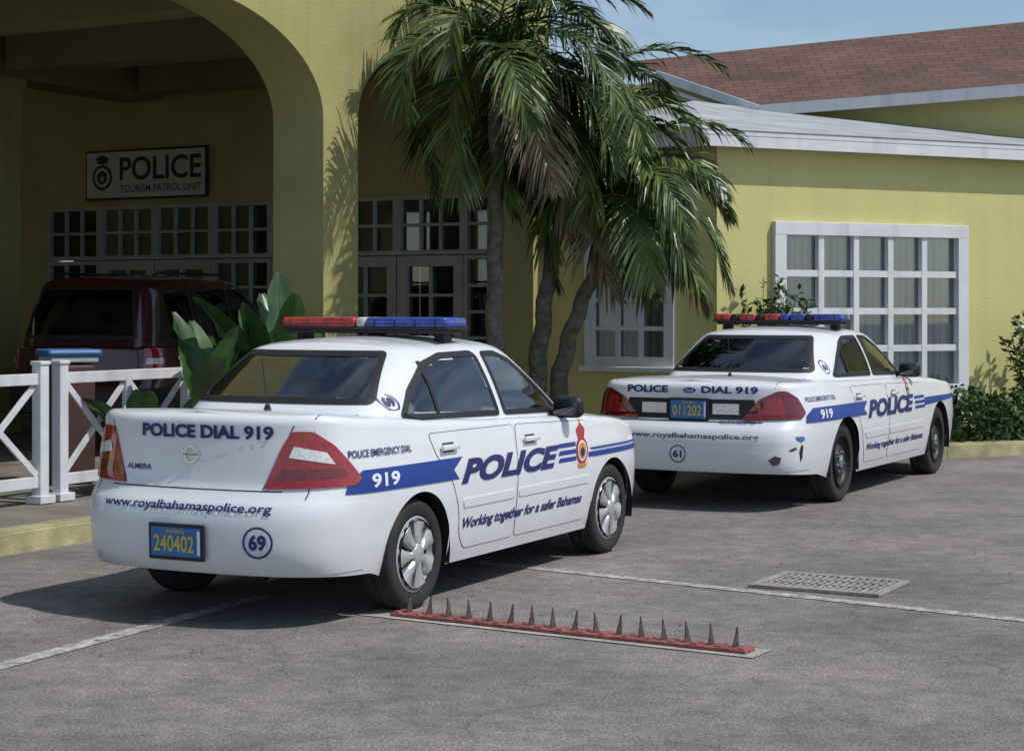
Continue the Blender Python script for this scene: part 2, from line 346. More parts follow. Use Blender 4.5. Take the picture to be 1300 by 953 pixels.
# ---------------------------------------------------------------- car builder
class Car:
    def __init__(c,sp,root):
        c.sp=sp;c.root=root;c.build()
    def ztop(c,x,y):
        sp=c.sp; return lerpf(sp['zs'],x)+lerpf(sp['crown'],x)*(1-(min(1,abs(y)/sp['W']))**2)
    def zbot(c,x):
        sp=c.sp; z=lerpf(sp['zb'],x)
        for xw in sp['xw']:
            dx=abs(x-xw)
            if dx<sp['R']: z=max(z,sp['zw']+math.sqrt(sp['R']**2-dx*dx))
        return z
    def roofz(c,x,y):
        sp=c.sp; return lerpf(sp['roof'],x)-sp['rc']*(abs(y)/sp['wr'])**2.2
    def build(c):
        sp=c.sp;W=sp['W'];Lc=sp['L']
        base=resample(catmull([(x,y*W) for x,y in sp['plan']],24),.014)
        n=len(base); rows=[]; NR=16;NA=6;K=10; rho=sp.get('rho',.055)
        for i,(x0,y0) in enumerate(base):
            a=Vector(base[max(0,i-2)]);b=Vector(base[min(n-1,i+2)]);t=(b-a).normalized()
            if i==0: nrm=Vector((-1,0))
            elif i==n-1: nrm=Vector((1,0))
            else: nrm=Vector((-t.y,t.x))
            g=1-smooth(x0/.6); gf=smooth((x0-(Lc-.7))/.7)
            zb=c.zbot(x0);zt=c.ztop(x0,y0); zs=zt-rho
            def pos(z): return Vector((x0+g*lerpf(sp['xr'],z)-gf*lerpf(sp['xf'],z), y0*lerpf(sp['fs'],z)))
            col=[]
            for k in range(NR+1):
                z=zb+(zs-zb)*k/NR; p=pos(z); col.append(Vector((p.x,p.y,z)))
            p=pos(zs)
            for k in range(1,NA+1):
                an=math.pi/2*k/NA; q=p-nrm*rho*(1-math.cos(an)); col.append(Vector((q.x,max(0,q.y),zs+rho*math.sin(an))))
            e=col[-1]; dz=c.ztop(e.x,e.y)-e.z
            for k in range(1,K+1):
                y=e.y*(1-k/K); col.append(Vector((e.x,y,c.ztop(e.x,y)-dz*(1-k/K))))
            rows.append(col)
        bm=bmesh.new()
        gb=sp['gb']; x1=gb[0][0]+.12;x2=gb[-1][0]-.15
        def grid(rows,sgn,topstart=None):
            vs=[[bm.verts.new((p.x,p.y*sgn,p.z)) for p in col] for col in rows]
            for i in range(len(vs)-1):
                for k in range(len(vs[0])-1):
                    q=[vs[i][k],vs[i+1][k],vs[i+1][k+1],vs[i][k+1]]
                    f=bm.faces.new(q if sgn<0 else q[::-1])
                    if topstart is not None and k>=topstart:
                        cx=(rows[i][k].x+rows[i+1][k].x)/2
                        if x1<cx<x2 and rows[i][k].y<gb[5][1]-.03: f.material_index=1
        for s in(-1,1): grid(rows,s,NR+NA)
        Bc=catmull(sp['gb'],18);Tc=catmull(sp['gt'],18); rows=[];NT=16;K=10
        for i,((bx,by),(tx,ty)) in enumerate(zip(Bc,Tc)):
            by=max(0,by);ty=max(0,ty)
            bp=Vector((bx,by,c.ztop(bx,by)-.02));tp=Vector((tx,ty,c.roofz(tx,ty)))
            a=Vector(Bc[max(0,i-1)]);b=Vector(Bc[min(len(Bc)-1,i+1)]);t=(b-a).normalized();nr=Vector((-t.y,t.x,0))
            if i==0:nr=Vector((-1,0,0))
            if i==len(Bc)-1:nr=Vector((1,0,0))
            col=[]
            for k in range(NT+1):
                t=k/NT; col.append(bp.lerp(tp,t)+nr*sp['bulge']*4*t*(1-t))
            for k in range(1,K+1):
                f=(k/K); f=f*f*.5+f*.5
                y=ty*(1-f); col.append(Vector((tx,y,c.roofz(tx,y))))
            for it in range(5):
                cc=[v.copy() for v in col]
                for k in range(NT-2,NT+3): col[k]=(cc[k-1]+cc[k]*2+cc[k+1])/4
            rows.append(col)
        for s in(-1,1): grid(rows,s)
        bmesh.ops.remove_doubles(bm,verts=bm.verts[:],dist=1e-4)
        bmesh.ops.recalc_face_normals(bm,faces=bm.faces[:])
        bm.normal_update(); bm.faces.ensure_lookup_table(); bm.verts.ensure_lookup_table()
        c.bvh=BVHTree.FromBMesh(bm)
        c.vn=[v.normal.copy() for v in bm.verts]; c.vc=[v.co.copy() for v in bm.verts]; c.fv=[[v.index for v in f.verts] for f in bm.faces]
        c.bm=bm
    def ray(c,mode,a,b):
        xc=c.sp.get('cx',.9)
        if mode=='R': o=Vector((a,-3,b));d=Vector((0,1,0))
        elif mode=='L': o=Vector((a,3,b));d=Vector((0,-1,0))
        elif mode=='B': o=Vector((-2,-a,b));d=Vector((1,0,0))
        elif mode=='F': o=Vector((9,a,b));d=Vector((-1,0,0))
        elif mode=='T': o=Vector((a,-b,4));d=Vector((0,0,-1))
        elif mode=='C': o=Vector((xc,0,b)); th=a/.9; d=Vector((-math.cos(th),-math.sin(th),0))
        elif mode=='D': o=Vector((xc,0,b)); th=a/.9; d=Vector((-math.cos(th),math.sin(th),0))
        elif mode=='Q': o=Vector((1.6,0,b)); th=a/.9; d=Vector((-math.cos(th),-math.sin(th),0))
        h=c.bvh.ray_cast(o,d)
        if h[0] is None: 
            h=c.bvh.find_nearest(o+d*(2 if mode in'RLBF' else .9)); 
        p=h[0];fi=h[2];vi=c.fv[fi]
        w=poly_3d_calc([c.vc[i] for i in vi],p); n=Vector((0,0,0))
        for wi,i in zip(w,vi): n+=c.vn[i]*wi
        n.normalize()
        ctr=Vector((min(max(p.x,.8),c.sp['L']-.8),0,.6))
        if n.dot(p-ctr)<0:n=-n
        return p,n
    def proj(c,bd,mode,vs,fs,off,mi=0,skirt=0):
        pts=[c.ray(mode,a,b) for a,b in vs]
        P3=[p+n*off for p,n in pts]; Ns=[n for p,n in pts]
        ff=[]
        for f in fs:
            g=(P3[f[1]]-P3[f[0]]).cross(P3[f[2]]-P3[f[0]])
            ff.append(f if g.dot(Ns[f[0]])>=0 else tuple(reversed(f)))
        fs=ff
        bd.add(P3,fs,mi,Ns)
        if skirt:
            cnt={}
            for f in fs:
                for i in range(len(f)):
                    e=(f[i],f[(i+1)%len(f)]); k=tuple(sorted(e)); cnt.setdefault(k,[]).append(e)
            v2=[];f2=[];n2=[]
            for k,e in cnt.items():
                if len(e)==1:
                    j,i=e[0]; o=len(v2)
                    v2+=[P3[i],P3[j],pts[j][0]-Ns[j]*.003,pts[i][0]-Ns[i]*.003]; f2.append((o,o+1,o+2,o+3)); 
                    nn=(v2[o+1]-v2[o]).cross(v2[o+2]-v2[o]).normalized(); n2+=[nn]*4
            bd.add(v2,f2,mi,n2)
    def panel(c,bd,mode,poly,off,mi=0,h=.05,skirt=0):
        vs,fs=fill(poly,h); c.proj(bd,mode,vs,fs,off,mi,skirt)
    def ring(c,bd,mode,poly,wo,wi,off,mi=0):
        p=densify(poly,.04);o=offpoly(p,wo);q=offpoly(p,-wi);n=len(p)
        c.proj(bd,mode,o+q,[(i,(i+1)%n,(i+1)%n+n,i+n) for i in range(n)],off,mi)
    def strip(c,bd,mode,pts,w,off,mi=0):
        p=[Vector(q) for q in densify(pts,.03,False)+[pts[-1]]]; vs=[]
        for i,q in enumerate(p):
            t=(p[min(i+1,len(p)-1)]-p[max(i-1,0)]).normalized();m=Vector((-t.y,t.x))*w/2
            vs+=[tuple(q+m),tuple(q-m)]
        c.proj(bd,mode,vs,[(2*i,2*i+1,2*i+3,2*i+2) for i in range(len(p)-1)],off,mi)
    def text(c,bd,mode,txt,x,y,w,h,off=.006,mi=0,bold=.02,shear=0,slope=0):
        vs,fs=text2d(txt,w,h,bold,shear,sub=.03); c.proj(bd,mode,[(a+x,b+y+slope*a) for a,b in vs],fs,off,mi)
    def circ(c,bd,mode,x,y,r0,r1,off,mi,n=36,ar=1):
        vs=[(x+ar*r*math.cos(2*math.pi*i/n),y+r*math.sin(2*math.pi*i/n)) for r in(r1,r0) for i in range(n)]
        c.proj(bd,mode,vs,[(i,(i+1)%n,(i+1)%n+n,i+n) for i in range(n)],off,mi)
    def disc(c,bd,mode,x,y,r,off,mi): c.panel(bd,mode,[(x+r*math.cos(2*math.pi*i/24),y+r*math.sin(2*math.pi*i/24)) for i in range(24)],off,mi,h=.05)
    def finish(c,glasskey):
        sp=c.sp;root=c.root;bm=c.bm
        wins=[('R',w) for w in sp['side']]+[('L',w) for w in sp['side']]+[('B',sp['rearw']),('F',sp['frontw'])]
        dele=set()
        for mode,poly in wins:
            rp=roundpoly(poly,.03); ip=offpoly(rp,-.022)
            for f in bm.faces:
                if f.index in dele: continue
                m=f.calc_center_median()
                if m.z<sp['belt']-.05: continue
                n=f.normal
                if mode in'RL':
                    if (m.y>0)==(mode=='R') or abs(n.y)<.3: continue
                    if inside(ip,m.x,m.z): dele.add(f.index)
                elif mode=='B':
                    if m.x>sp['gt'][0][0]+.25 or abs(n.x)<.2: continue
                    if inside(ip,-m.y,m.z): dele.add(f.index)
                else:
                    if m.x<sp['gt'][-1][0]-.2 or abs(n.x)<.2: continue
                    if inside(ip,m.y,m.z): dele.add(f.index)
        bmesh.ops.delete(bm,geom=[f for f in bm.faces if f.index in dele],context='FACES')
        me=bpy.data.meshes.new('body'); bm.to_mesh(me)
        me.materials.append(M[sp['paint']]); me.materials.append(M['interior'])
        me.polygons.foreach_set('use_smooth',[True]*len(me.polygons)); bm.free()
        o=bpy.data.objects.new('body',me); link(o,root)
        nm={'R':'side_window','L':'side_window','B':'rear_window','F':'windshield'}
        for mode,poly in wins:
            rp=roundpoly(poly,.03)
            b=B(glasskey); c.panel(b,mode,offpoly(rp,-.01),.002,h=.07); go=b.obj(nm[mode],root)
            b=B('black'); c.ring(b,mode,rp,.008,.024,.005); b.obj('window_seal',go)
        for mode in'RL':
            for ln in sp.get('divs',[]):
                b=B('black'); c.strip(b,mode,ln,.03,.006); b.obj('window_divider',root)
        for mode in'RL':
            for (poly,hx,hz) in sp['doors']:
                rp=roundpoly(poly,.04)
                b=B(sp['paint'],'seam'); c.panel(b,mode,offpoly(rp,.004),.0012,1,h=.06); c.panel(b,mode,rp,.0028,0,h=.06)
                d=b.obj('door',root)
                p,n=c.ray(mode,hx,hz); hb=B(sp.get('handle',sp['paint']),'seam')
                hb.box(p+n*.022,(.19,.022,.032),0,.009); hb.box(p+n*.003,(.12,.008,.055),1,.003)
                hb.obj('door_handle',d,angle=40)
            if sp.get('mould'):
                for a in sp['mould']: 
                    b=B(sp['paint']); c.panel(b,mode,roundpoly(a,.02),.0085,0,h=.05,skirt=1)
                    b.obj('side_moulding',root)
        zw=sp['zw'];r=sp['wr_t'];ws=sp['wy']
        hub=B('darksteel'); hub.lathe([(.02,-.09),(r*.6,-.09),(r*.62,.02)],(0,0,0))
        hm=hub.mesh('wheel',True)
        t=B('rubber'); rr=r*.67
        t.lathe([(rr,-.02),(rr+.006,.0),(rr+.018,.008),(r-.04,.012),(r-.022,.008),(r-.008,-.008),(r,-.03),(r-.006,-.05),(r,-.055),(r,-.10),(r-.006,-.105),(r,-.11),(r,-.15),(r-.01,-.175),(rr,-.19)],(0,0,0),seg=64)
        tm=t.mesh('tyre',True)
        w=B(*sp['rimmats']); w.lathe([(rr+.004,.002),(rr-.006,.006),(rr-.016,.0),(rr-.022,-.02),(rr-.03,-.03)],(0,0,0),0,seg=64)
        w.lathe([(rr-.02,-.045),(.03,-.045),(0.001,-.045)],(0,0,0),1)
        if sp['rim']=='spoke':
            ns=7
            for i in range(ns):
                a=2*math.pi*i/ns+.2; R=Matrix.Rotation(-a,3,'Y')
                h=.5*2*math.pi/ns
                prof=[(.03,.9),(.07,.72),(.12,.66),(rr*.9,.74),(rr-.012,.86)]
                vs=[];fs=[]
                for q,(rad,wd) in enumerate(prof):
                    for k,ss in enumerate((-1,-.55,.55,1)):
                        an=ss*wd*h; y=[.004,.016,.016,.004][k]+(.006 if q<2 else 0)-(.012 if q==4 else 0)
                        vs.append(R@Vector((rad*math.cos(an),y,rad*math.sin(an))))
                for q in range(4):
                    for k in range(3): fs.append((q*4+k,q*4+k+1,q*4+k+5,q*4+k+4))
                o0=len(vs)
                for q,(rad,wd) in enumerate(prof):
                    for ss in(-1,1): vs.append(R@Vector((rad*math.cos(ss*wd*h),-.03,rad*math.sin(ss*wd*h))))
                for q in range(4):
                    fs.append((q*4,(q+1)*4,o0+(q+1)*2,o0+q*2)); fs.append((q*4+3,(q+1)*4+3,o0+(q+1)*2+1,o0+q*2+1))
                w.add(vs,fs,0)
            w.lathe([(.058,.012),(.05,.024),(.03,.03),(.001,.031)],(0,0,0),0)
        else:
            w.lathe([(rr-.03,-.03),(rr*.72,-.045),(rr*.62,-.02),(rr*.5,.004),(rr*.3,.0),(rr*.28,-.01),(.045,-.012)],(0,0,0),0,seg=64)
            for i in range(10):
                a=2*math.pi*i/10; w.lathe([(.016,0),(.001,.0)],(rr*.66*math.cos(a),-.027,rr*.66*math.sin(a)),1,seg=10)
            w.lathe([(.06,-.012),(.055,.012),(.04,.02),(.001,.022)],(0,0,0),2)
            for i in range(5):
                a=2*math.pi*i/5; w.lathe([(.012,0),(.01,.014),(.001,.015)],(.085*math.cos(a),.0,.085*math.sin(a)),2,seg=8)
        rm=w.mesh('rim',True); rm.set_sharp_from_angle(angle=math.radians(35))
        for xw in sp['xw']:
            for s in(-1,1):
                o=bpy.data.objects.new('wheel',hm); link(o,root); o.location=(xw,s*ws,zw); o.rotation_euler=(0,random.uniform(0,.7),math.pi if s<0 else 0)
                for nme,mm in(('tyre',tm),('rim',rm)):
                    ch=bpy.data.objects.new(nme,mm); link(ch,o)
                R=sp['R']; lin=B('black'); yo=s*(sp['W']*.975);yi=s*(sp['W']-.36)
                lin.lathe([(R+.004,yo),(R+.004,yi),(.01,yi)],(xw,0,zw),0,seg=30,a0=math.radians(-15),a1=math.radians(195)); lin.obj('wheel_arch',root)
        b=B('black'); L_=sp['L']; zz=max(q[1] for q in sp['zb'])+.13
        b.box((L_/2,0,zz),(L_-.8,.9,.2),0,.02)
        xa=sp['xw'][0]+sp['R']+.03; xb=sp['xw'][1]-sp['R']-.03; b.box(((xa+xb)/2,0,sp['zb'][2][1]+.14),(xb-xa,sp['W']*1.74,.2),0,.02)
        b.box((.42,0,zz+.02),(.45,1.15,.2),0,.02)
        b.obj('underbody',root)
        for x,y,zt,w in sp['seats']:
            b=B('seat'); R=Matrix.Rotation(math.radians(-12),3,'Y'); b.box((x,y,zt-.3),(.13,w,.62),0,.05,R,3)
            for yy in ([y] if w<.7 else [y-.36,y+.36]): b.box((x-.05,yy,zt+.07),(.10,.25,.17),0,.045,R,3)
            b.obj('seat',root,smooth=True)
        for s in(-1,1):
            x,z,mk=sp['mirror']; p,n=c.ray('R' if s<0 else 'L',x,z); b=B(mk,'darkglass','black')
            cpos=p+Vector((-.02,s*.13,.04)); b.box(cpos,(.10,.20,.135),0,.045,seg=4); b.box(cpos+Vector((-.052,0,0)),(.006,.16,.10),1,.002)
            b.box(p+Vector((0,s*.02,0)),(.07,.09,.04),2,.012); b.obj('side_mirror',root,smooth=True)
    def plate(c,x,z,txt):
        p,n=c.ray('B',x,z); b=B('black','plateblue','plateyellow','whitedecal')
        t=math.atan2(n.z,-n.x); R=Matrix.Rotation(t,3,'Y')
        q=p+Vector((-.016,0,0)); b.box(q,(.016,.345,.185),0,.006,R)
        b.box(q+Vector((-.0095,0,0)),(.004,.305,.145),1,0,R)
        vs,fs=text2d(txt,.25,.085,.015); b.add([q+R@Vector((-.0135,-(a-.135),bb-.05)) for a,bb in vs],fs,2)
        vs,fs=text2d('BAHAMAS',.11,.02,.01); b.add([q+R@Vector((-.0135,-(a-.055),bb+.045)) for a,bb in vs],fs,2)
        b.box(q+Vector((-.0125,-.142,0)),(.002,.014,.12),3,0,R)
        return b.obj('license_plate',c.root)
def crest(c,b,mode,x,y,r):
    c.disc(b,mode,x,y,r,.006,1); c.disc(b,mode,x,y,r*.74,.0075,0); c.disc(b,mode,x,y,r*.6,.009,2); c.disc(b,mode,x,y-.1*r,r*.33,.0105,3)
    c.panel(b,mode,[(x-.5*r,y+.9*r),(x+.5*r,y+.9*r),(x+.75*r,y+1.5*r),(x+.35*r,y+1.8*r),(x,y+1.95*r),(x-.35*r,y+1.8*r),(x-.75*r,y+1.5*r)],.006,1,h=.05)
    c.panel(b,mode,[(x-.12*r,y+1.9*r),(x+.12*r,y+1.9*r),(x+.12*r,y+2.25*r),(x-.12*r,y+2.25*r)],.006,2,h=.05)
    c.panel(b,mode,[(x-.8*r,y-.9*r),(x+.8*r,y-.9*r),(x+.6*r,y-1.2*r),(x-.6*r,y-1.2*r)],.0075,2,h=.05)
FS=[(.2,.935),(.3,.965),(.42,.985),(.6,1.0),(.72,.998),(.85,.98),(1.0,.955),(1.1,.94)]
spA=dict(L=4.5,W=.8475,paint='paint',rho=.05,
 plan=[(0,0),(.015,.35),(.055,.62),(.15,.82),(.33,.935),(.7,.985),(1.3,1),(2.3,1),(3.3,.995),(3.8,.965),(4.1,.89),(4.32,.7),(4.45,.38),(4.5,0)],
 xr=[(.24,.09),(.30,.03),(.38,.0),(.56,.0),(.63,.02),(.675,.085),(.72,.10),(.9,.112),(1.0,.118),(1.06,.10),(1.1,.10)],
 xf=[(.2,.08),(.3,.0),(.5,.0),(.65,.06),(.8,.2),(1,.3)],
 fs=FS,zs=[(0,1.05),(.15,1.065),(.7,1.04),(1.2,1.0),(2.0,.965),(3.1,.93),(3.5,.90),(4.0,.84),(4.35,.72),(4.5,.62)],
 crown=[(0,.02),(.4,.025),(1,.03),(3,.03),(3.6,.05),(4.5,.08)],
 zb=[(0,.27),(.55,.25),(.75,.20),(3.9,.2),(4.5,.2)],
 xw=[1.0,3.535],R=.335,zw=.295,wr_t=.298,wy=.80,
 gb=[(.78,0),(.80,.42),(.88,.60),(1.1,.70),(1.4,.735),(2.0,.745),(2.6,.74),(3.0,.71),(3.2,.62),(3.34,.4),(3.42,0)],
 gt=[(1.30,0),(1.31,.38),(1.35,.48),(1.5,.54),(1.7,.565),(2.0,.575),(2.3,.565),(2.45,.54),(2.54,.46),(2.6,.28),(2.63,0)],
 roof=[(1.2,1.405),(1.5,1.435),(1.95,1.45),(2.3,1.44),(2.65,1.40)],rc=.055,wr=.58,bulge=.018,belt=.95,
 side=[[(1.06,1.02),(1.2,1.16),(1.42,1.30),(1.62,1.345),(1.98,1.352),(2.03,1.33),(2.09,1.0),(2.08,.985),(1.10,1.01)],
       [(2.16,.985),(2.11,1.345),(2.3,1.345),(2.46,1.30),(2.68,1.17),(2.93,1.0),(2.94,.965)]],
 divs=[[(1.385,1.0),(1.40,1.31)]],
 rearw=[(-.57,1.095),(-.45,1.36),(.45,1.36),(.57,1.095)],frontw=[(-.6,1.0),(-.46,1.34),(.46,1.34),(.6,1.0)],
 doors=[([(2.105,.925),(2.105,.27),(1.50,.27),(1.43,.36),(1.41,.5),(1.33,.66),(1.18,.80),(1.10,.93)],1.30,.845),
        ([(2.125,.925),(2.125,.27),(3.12,.27),(3.17,.5),(3.20,.7),(3.12,.895)],2.30,.83)],
 mould=[[(1.46,.50),(2.09,.50),(2.09,.55),(1.45,.55)],[(2.14,.50),(3.14,.50),(3.14,.55),(2.14,.55)]],
 rim='spoke',rimmats=('silver','black'),
 seats=[(1.42,0,1.08,1.15),(2.15,.36,1.17,.46),(2.15,-.36,1.17,.46)],mirror=(2.84,.955,'black'))
rA=empty('car',(-1.684,9.155,0),math.radians(90-27),'white sedan patrol car with blue stripe and seven-spoke wheels','police car','patrol cars parked outside the station')
A=Car(spA,rA)
A.finish('glass')
b=B('paint'); A.panel(b,'C',[(-.99,.28),(.99,.28),(.99,.63),(-.99,.63)],.004,0,h=.06,skirt=1); b.obj('rear_bumper',rA)
b=B('seam')
A.strip(b,'B',[(-.53,.69),(.53,.69)],.006,.002); A.strip(b,'B',[(-.43,.70),(-.57,1.02)],.006,.002); A.strip(b,'B',[(.43,.70),(.57,1.02)],.006,.002)
A.strip(b,'T',[(.16,.655),(.62,.66),(.72,.62)],.006,.002);A.strip(b,'T',[(.16,-.655),(.62,-.66),(.72,-.62)],.006,.002)
b.obj('boot_lid_gap',rA)
for mode in'CD':
    b=B('redlens','clear','darkred')
    A.panel(b,mode,roundpoly([(.46,.70),(.91,.715),(.95,.75),(.80,.92),(.70,.99),(.60,.99),(.555,.92)],.02),.010,0,h=.04,skirt=1)
    A.panel(b,mode,[(.585,.86),(.80,.825),(.76,.885),(.61,.915)],.013,1,h=.04)
    A.panel(b,mode,[(.52,.745),(.86,.76),(.84,.805),(.545,.80)],.0125,2,h=.04)
    b.obj('tail_light',rA)
def rear_lettering(c,root,items,name='rear_lettering'):
    for it in items:
        b=B('navy'); 
        for f in it: f(b)
        b.obj(name,root)
rear_lettering(A,rA,[
 [lambda b:A.text(b,'B','POLICE DIAL 919',-.33,.945,.80,.070,bold=.04,off=.007)],
 [lambda b:A.text(b,'B','www.royalbahamaspolice.org',-.52,.575,1.04,.055,bold=.018,off=.008)],
 [lambda b:A.circ(b,'B',.455,.445,.068,.078,.009,0)],[lambda b:A.text(b,'B','69',.410,.405,.09,.08,bold=.04,off=.009)],
 [lambda b:A.text(b,'B','ALMERA',-.43,.775,.17,.028,off=.006,bold=.02)]])
rear_lettering(A,rA,[
 [lambda b:A.text(b,'R','POLICE EMERGENCY DIAL',.37,.85,.54,.038,bold=.02)],
 [lambda b:A.text(b,'R','POLICE',1.42,.632,1.26,.138,bold=.045,shear=.35,off=.0075)],
 [lambda b:A.text(b,'R','Working together for a safer Bahamas',1.46,.365,1.58,.078,bold=.03,shear=.3)],
 [lambda b:A.circ(b,'C',1.60,1.10,.044,.051,.006,0,ar=1.3)],[lambda b:A.text(b,'C','69',1.560,1.075,.08,.05,bold=.04)]],'side_lettering')
b=B('blue','whitedecal')
A.panel(b,'R',[(.33,.67),(1.40,.665),(1.34,.72),(1.45,.785),(.46,.785),(.36,.735)],.0055,0)
A.text(b,'R','919',.52,.69,.25,.072,mi=1,off=.0075,bold=.03); b.obj('side_stripe',rA)
for k in range(3): b=B('blue'); A.panel(b,'R',[(2.67,.655+k*.045),(2.93,.655+k*.045),(2.93,.682+k*.045),(2.69,.682+k*.045)],.0055,0); b.obj('side_stripe',rA)
b=B('blue'); A.panel(b,'R',[(3.12,.662),(4.25,.662),(4.25,.695),(3.12,.695)],.0055,0); b.obj('side_stripe',rA)
b=B('blue'); A.strip(b,'R',[(3.15,.715),(4.2,.715)],.012,.0055,0); b.obj('side_stripe',rA)
b2=B('whitedecal','reddecal','gold','navy'); crest(A,b2,'R',3.02,.71,.088); b2.obj('crest',rA)
b=B('chrome'); 
A.circ(b,'B',0,.862,.036,.045,.012,0); A.panel(b,'B',[(-.055,.852),(.055,.852),(.055,.872),(-.055,.872)],.014,0,h=.05); b.obj('maker_badge',rA)
b=B('seam'); A.text(b,'B','NISSAN',-.045,.856,.09,.012,off=.0155,bold=.01); b.obj('badge_lettering',rA)
A.plate(0,.43,'240402')
b=B('rust','black'); b.lathe([(.02,.0),(.026,.0),(.026,.2)],(0,0,0),0,seg=20,axis='z')
o=b.obj('exhaust_pipe',rA,smooth=True); o.location=(.16,-.42,.26); o.rotation_euler=(0,math.pi/2,0)
b=B('black'); b.tube([(.55,-.16,1.07),(.55,-.16,1.10)],[.022,.012]); b.tube([(.55,-.16,1.09),(.50,-.16,1.34)],.0035); b.obj('antenna',rA)
def lightbar(root,x,z,w,red,blue,style=0):
    b=B('black','chrome'); b.box((x,0,z+.02),(.24,w*.95,.03),0,.01); 
    for s in(-1,1): b.box((x,s*w*.42,z-.01),(.10,.07,.09),0,.01)
    base=b.obj('light_bar',root)
    if style==0: segs=[(w*.5,w*.04,red),(w*.04,-.02*w,'greytrim'),(-.02*w,-w*.5,blue)]
    else:
        e=[w*.5,w*.36,w*.30,w*.16,.10*w,-.02*w,-.10*w,-.22*w,-.28*w,-w*.5]; segs=[(e[0],e[1],red),(e[1],e[2],'black'),(e[2],e[3],red),(e[3],e[4],'black'),(e[4],e[5],red),(e[5],e[6],blue),(e[6],e[7],blue),(e[7],e[8],'black'),(e[8],e[9],blue)]
    for a,c_,m in segs:
        l=B(m); l.box((x,(a+c_)/2,z+.067),(.27,abs(a-c_)-.004,.068),0,.022,seg=4); l.obj('beacon_lens',base,smooth=True)
        if m in(red,blue):
            n=max(1,int(abs(a-c_)/.11))
            for i in range(n): g=B('darkred' if m==red else 'navy'); g.box((x-.136,a+(c_-a)*(i+.5)/n,z+.067),(.006,.012,.04),0,.002); g.obj('lens_rib',base)
    l=B('black'); l.box((x,0,z+.036),(.285,w+.01,.014),0,.005); l.obj('bar_trim',base)
lightbar(rA,1.88,1.455,1.14,'barred','barblue')
spB=dict(L=5.3,W=.95,paint='paint',rho=.06,
 plan=[(0,0),(.015,.4),(.05,.70),(.14,.87),(.34,.95),(.8,.99),(1.5,1),(2.7,1),(4.0,.99),(4.6,.965),(4.95,.89),(5.15,.68),(5.27,.36),(5.3,0)],
 xr=[(.26,.08),(.33,.02),(.4,.0),(.60,.0),(.67,.03),(.70,.10),(.74,.12),(.95,.125),(1.0,.13),(1.05,.15)],
 xf=[(.2,.08),(.3,.0),(.55,.0),(.7,.08),(.85,.2),(1,.3)],
 fs=[(.2,.94),(.3,.965),(.42,.985),(.6,1.0),(.72,.998),(.85,.975),(1.0,.93),(1.1,.92)],
 zs=[(0,1.0),(.15,1.015),(.9,1.02),(1.4,1.0),(2.2,.985),(3.5,.965),(4.0,.94),(4.7,.88),(5.1,.78),(5.3,.68)],
 crown=[(0,.02),(.4,.035),(1,.035),(3,.03),(4,.05),(5.3,.08)],
 zb=[(0,.31),(.6,.28),(.95,.22),(4.6,.22),(5.3,.22)],
 xw=[1.25,4.16],R=.375,zw=.335,wr_t=.34,wy=.885,
 gb=[(1.08,0),(1.11,.5),(1.2,.66),(1.45,.75),(1.9,.785),(2.4,.795),(3.1,.79),(3.5,.745),(3.68,.63),(3.8,.4),(3.87,0)],
 gt=[(1.72,0),(1.74,.42),(1.79,.53),(1.93,.59),(2.1,.61),(2.4,.62),(2.7,.61),(2.85,.58),(2.95,.5),(3.01,.3),(3.04,0)],
 roof=[(1.65,1.415),(1.9,1.44),(2.35,1.46),(2.8,1.44),(3.1,1.40)],rc=.05,wr=.62,bulge=.02,belt=.96,
 side=[[(1.50,1.04),(1.72,1.2),(1.92,1.32),(2.05,1.36),(2.36,1.365),(2.40,1.02),(1.52,1.03)],
       [(2.47,1.02),(2.44,1.365),(2.7,1.355),(2.9,1.27),(3.40,1.0)]],
 divs=[[(1.84,1.03),(1.86,1.27)]],
 rearw=[(-.64,1.075),(-.49,1.365),(.49,1.365),(.64,1.075)],frontw=[(-.64,1.03),(-.5,1.35),(.5,1.35),(.64,1.03)],
 doors=[([(2.42,.94),(2.42,.29),(1.78,.29),(1.72,.42),(1.66,.55),(1.56,.70),(1.45,.95)],1.62,.86),
        ([(2.44,.94),(2.44,.29),(3.55,.29),(3.60,.6),(3.55,.91)],2.62,.85)],
 mould=[[(1.76,.50),(2.40,.50),(2.40,.56),(1.73,.56)],[(2.46,.50),(3.56,.50),(3.57,.56),(2.46,.56)]],
 rim='steel',rimmats=('darksteel','black','chrome'),
 seats=[(1.75,0,1.06,1.3),(2.6,.4,1.14,.5),(2.6,-.4,1.14,.5)],mirror=(3.28,1.0,'black'))
rB=empty('car',(1.37,14.47,0),math.radians(90-28.5),'white full-size patrol car with dark wheels and scuffed bumper','police car','patrol cars parked outside the station')
C2=Car(spB,rB); C2.finish('darkglass')
b=B('paint'); C2.panel(b,'C',[(-1.0,.33),(1.0,.33),(1.0,.655),(-1.0,.655)],.005,0,h=.06,skirt=1); b.obj('rear_bumper',rB)
b=B('black','chrome','clear')
C2.panel(b,'B',[(-.60,.725),(.60,.725),(.54,.885),(-.54,.885)],.006,0,skirt=1)
C2.panel(b,'B',[(.20,.765),(.42,.765),(.42,.85),(.20,.85)],.009,2); C2.panel(b,'B',[(-.42,.765),(-.20,.765),(-.20,.85),(-.42,.85)],.009,2)
b.obj('boot_panel',rB)
for mode in'CD':
    b=B('darkred','redlens')
    C2.panel(b,mode,roundpoly([(.47,.715),(.88,.735),(.93,.78),(.86,.90),(.78,.955),(.72,.955),(.60,.89)],.02),.012,0,h=.04,skirt=1)
    C2.panel(b,mode,[(.58,.76),(.76,.77),(.74,.90),(.66,.90)],.015,1,h=.04)
    b.obj('tail_light',rB)
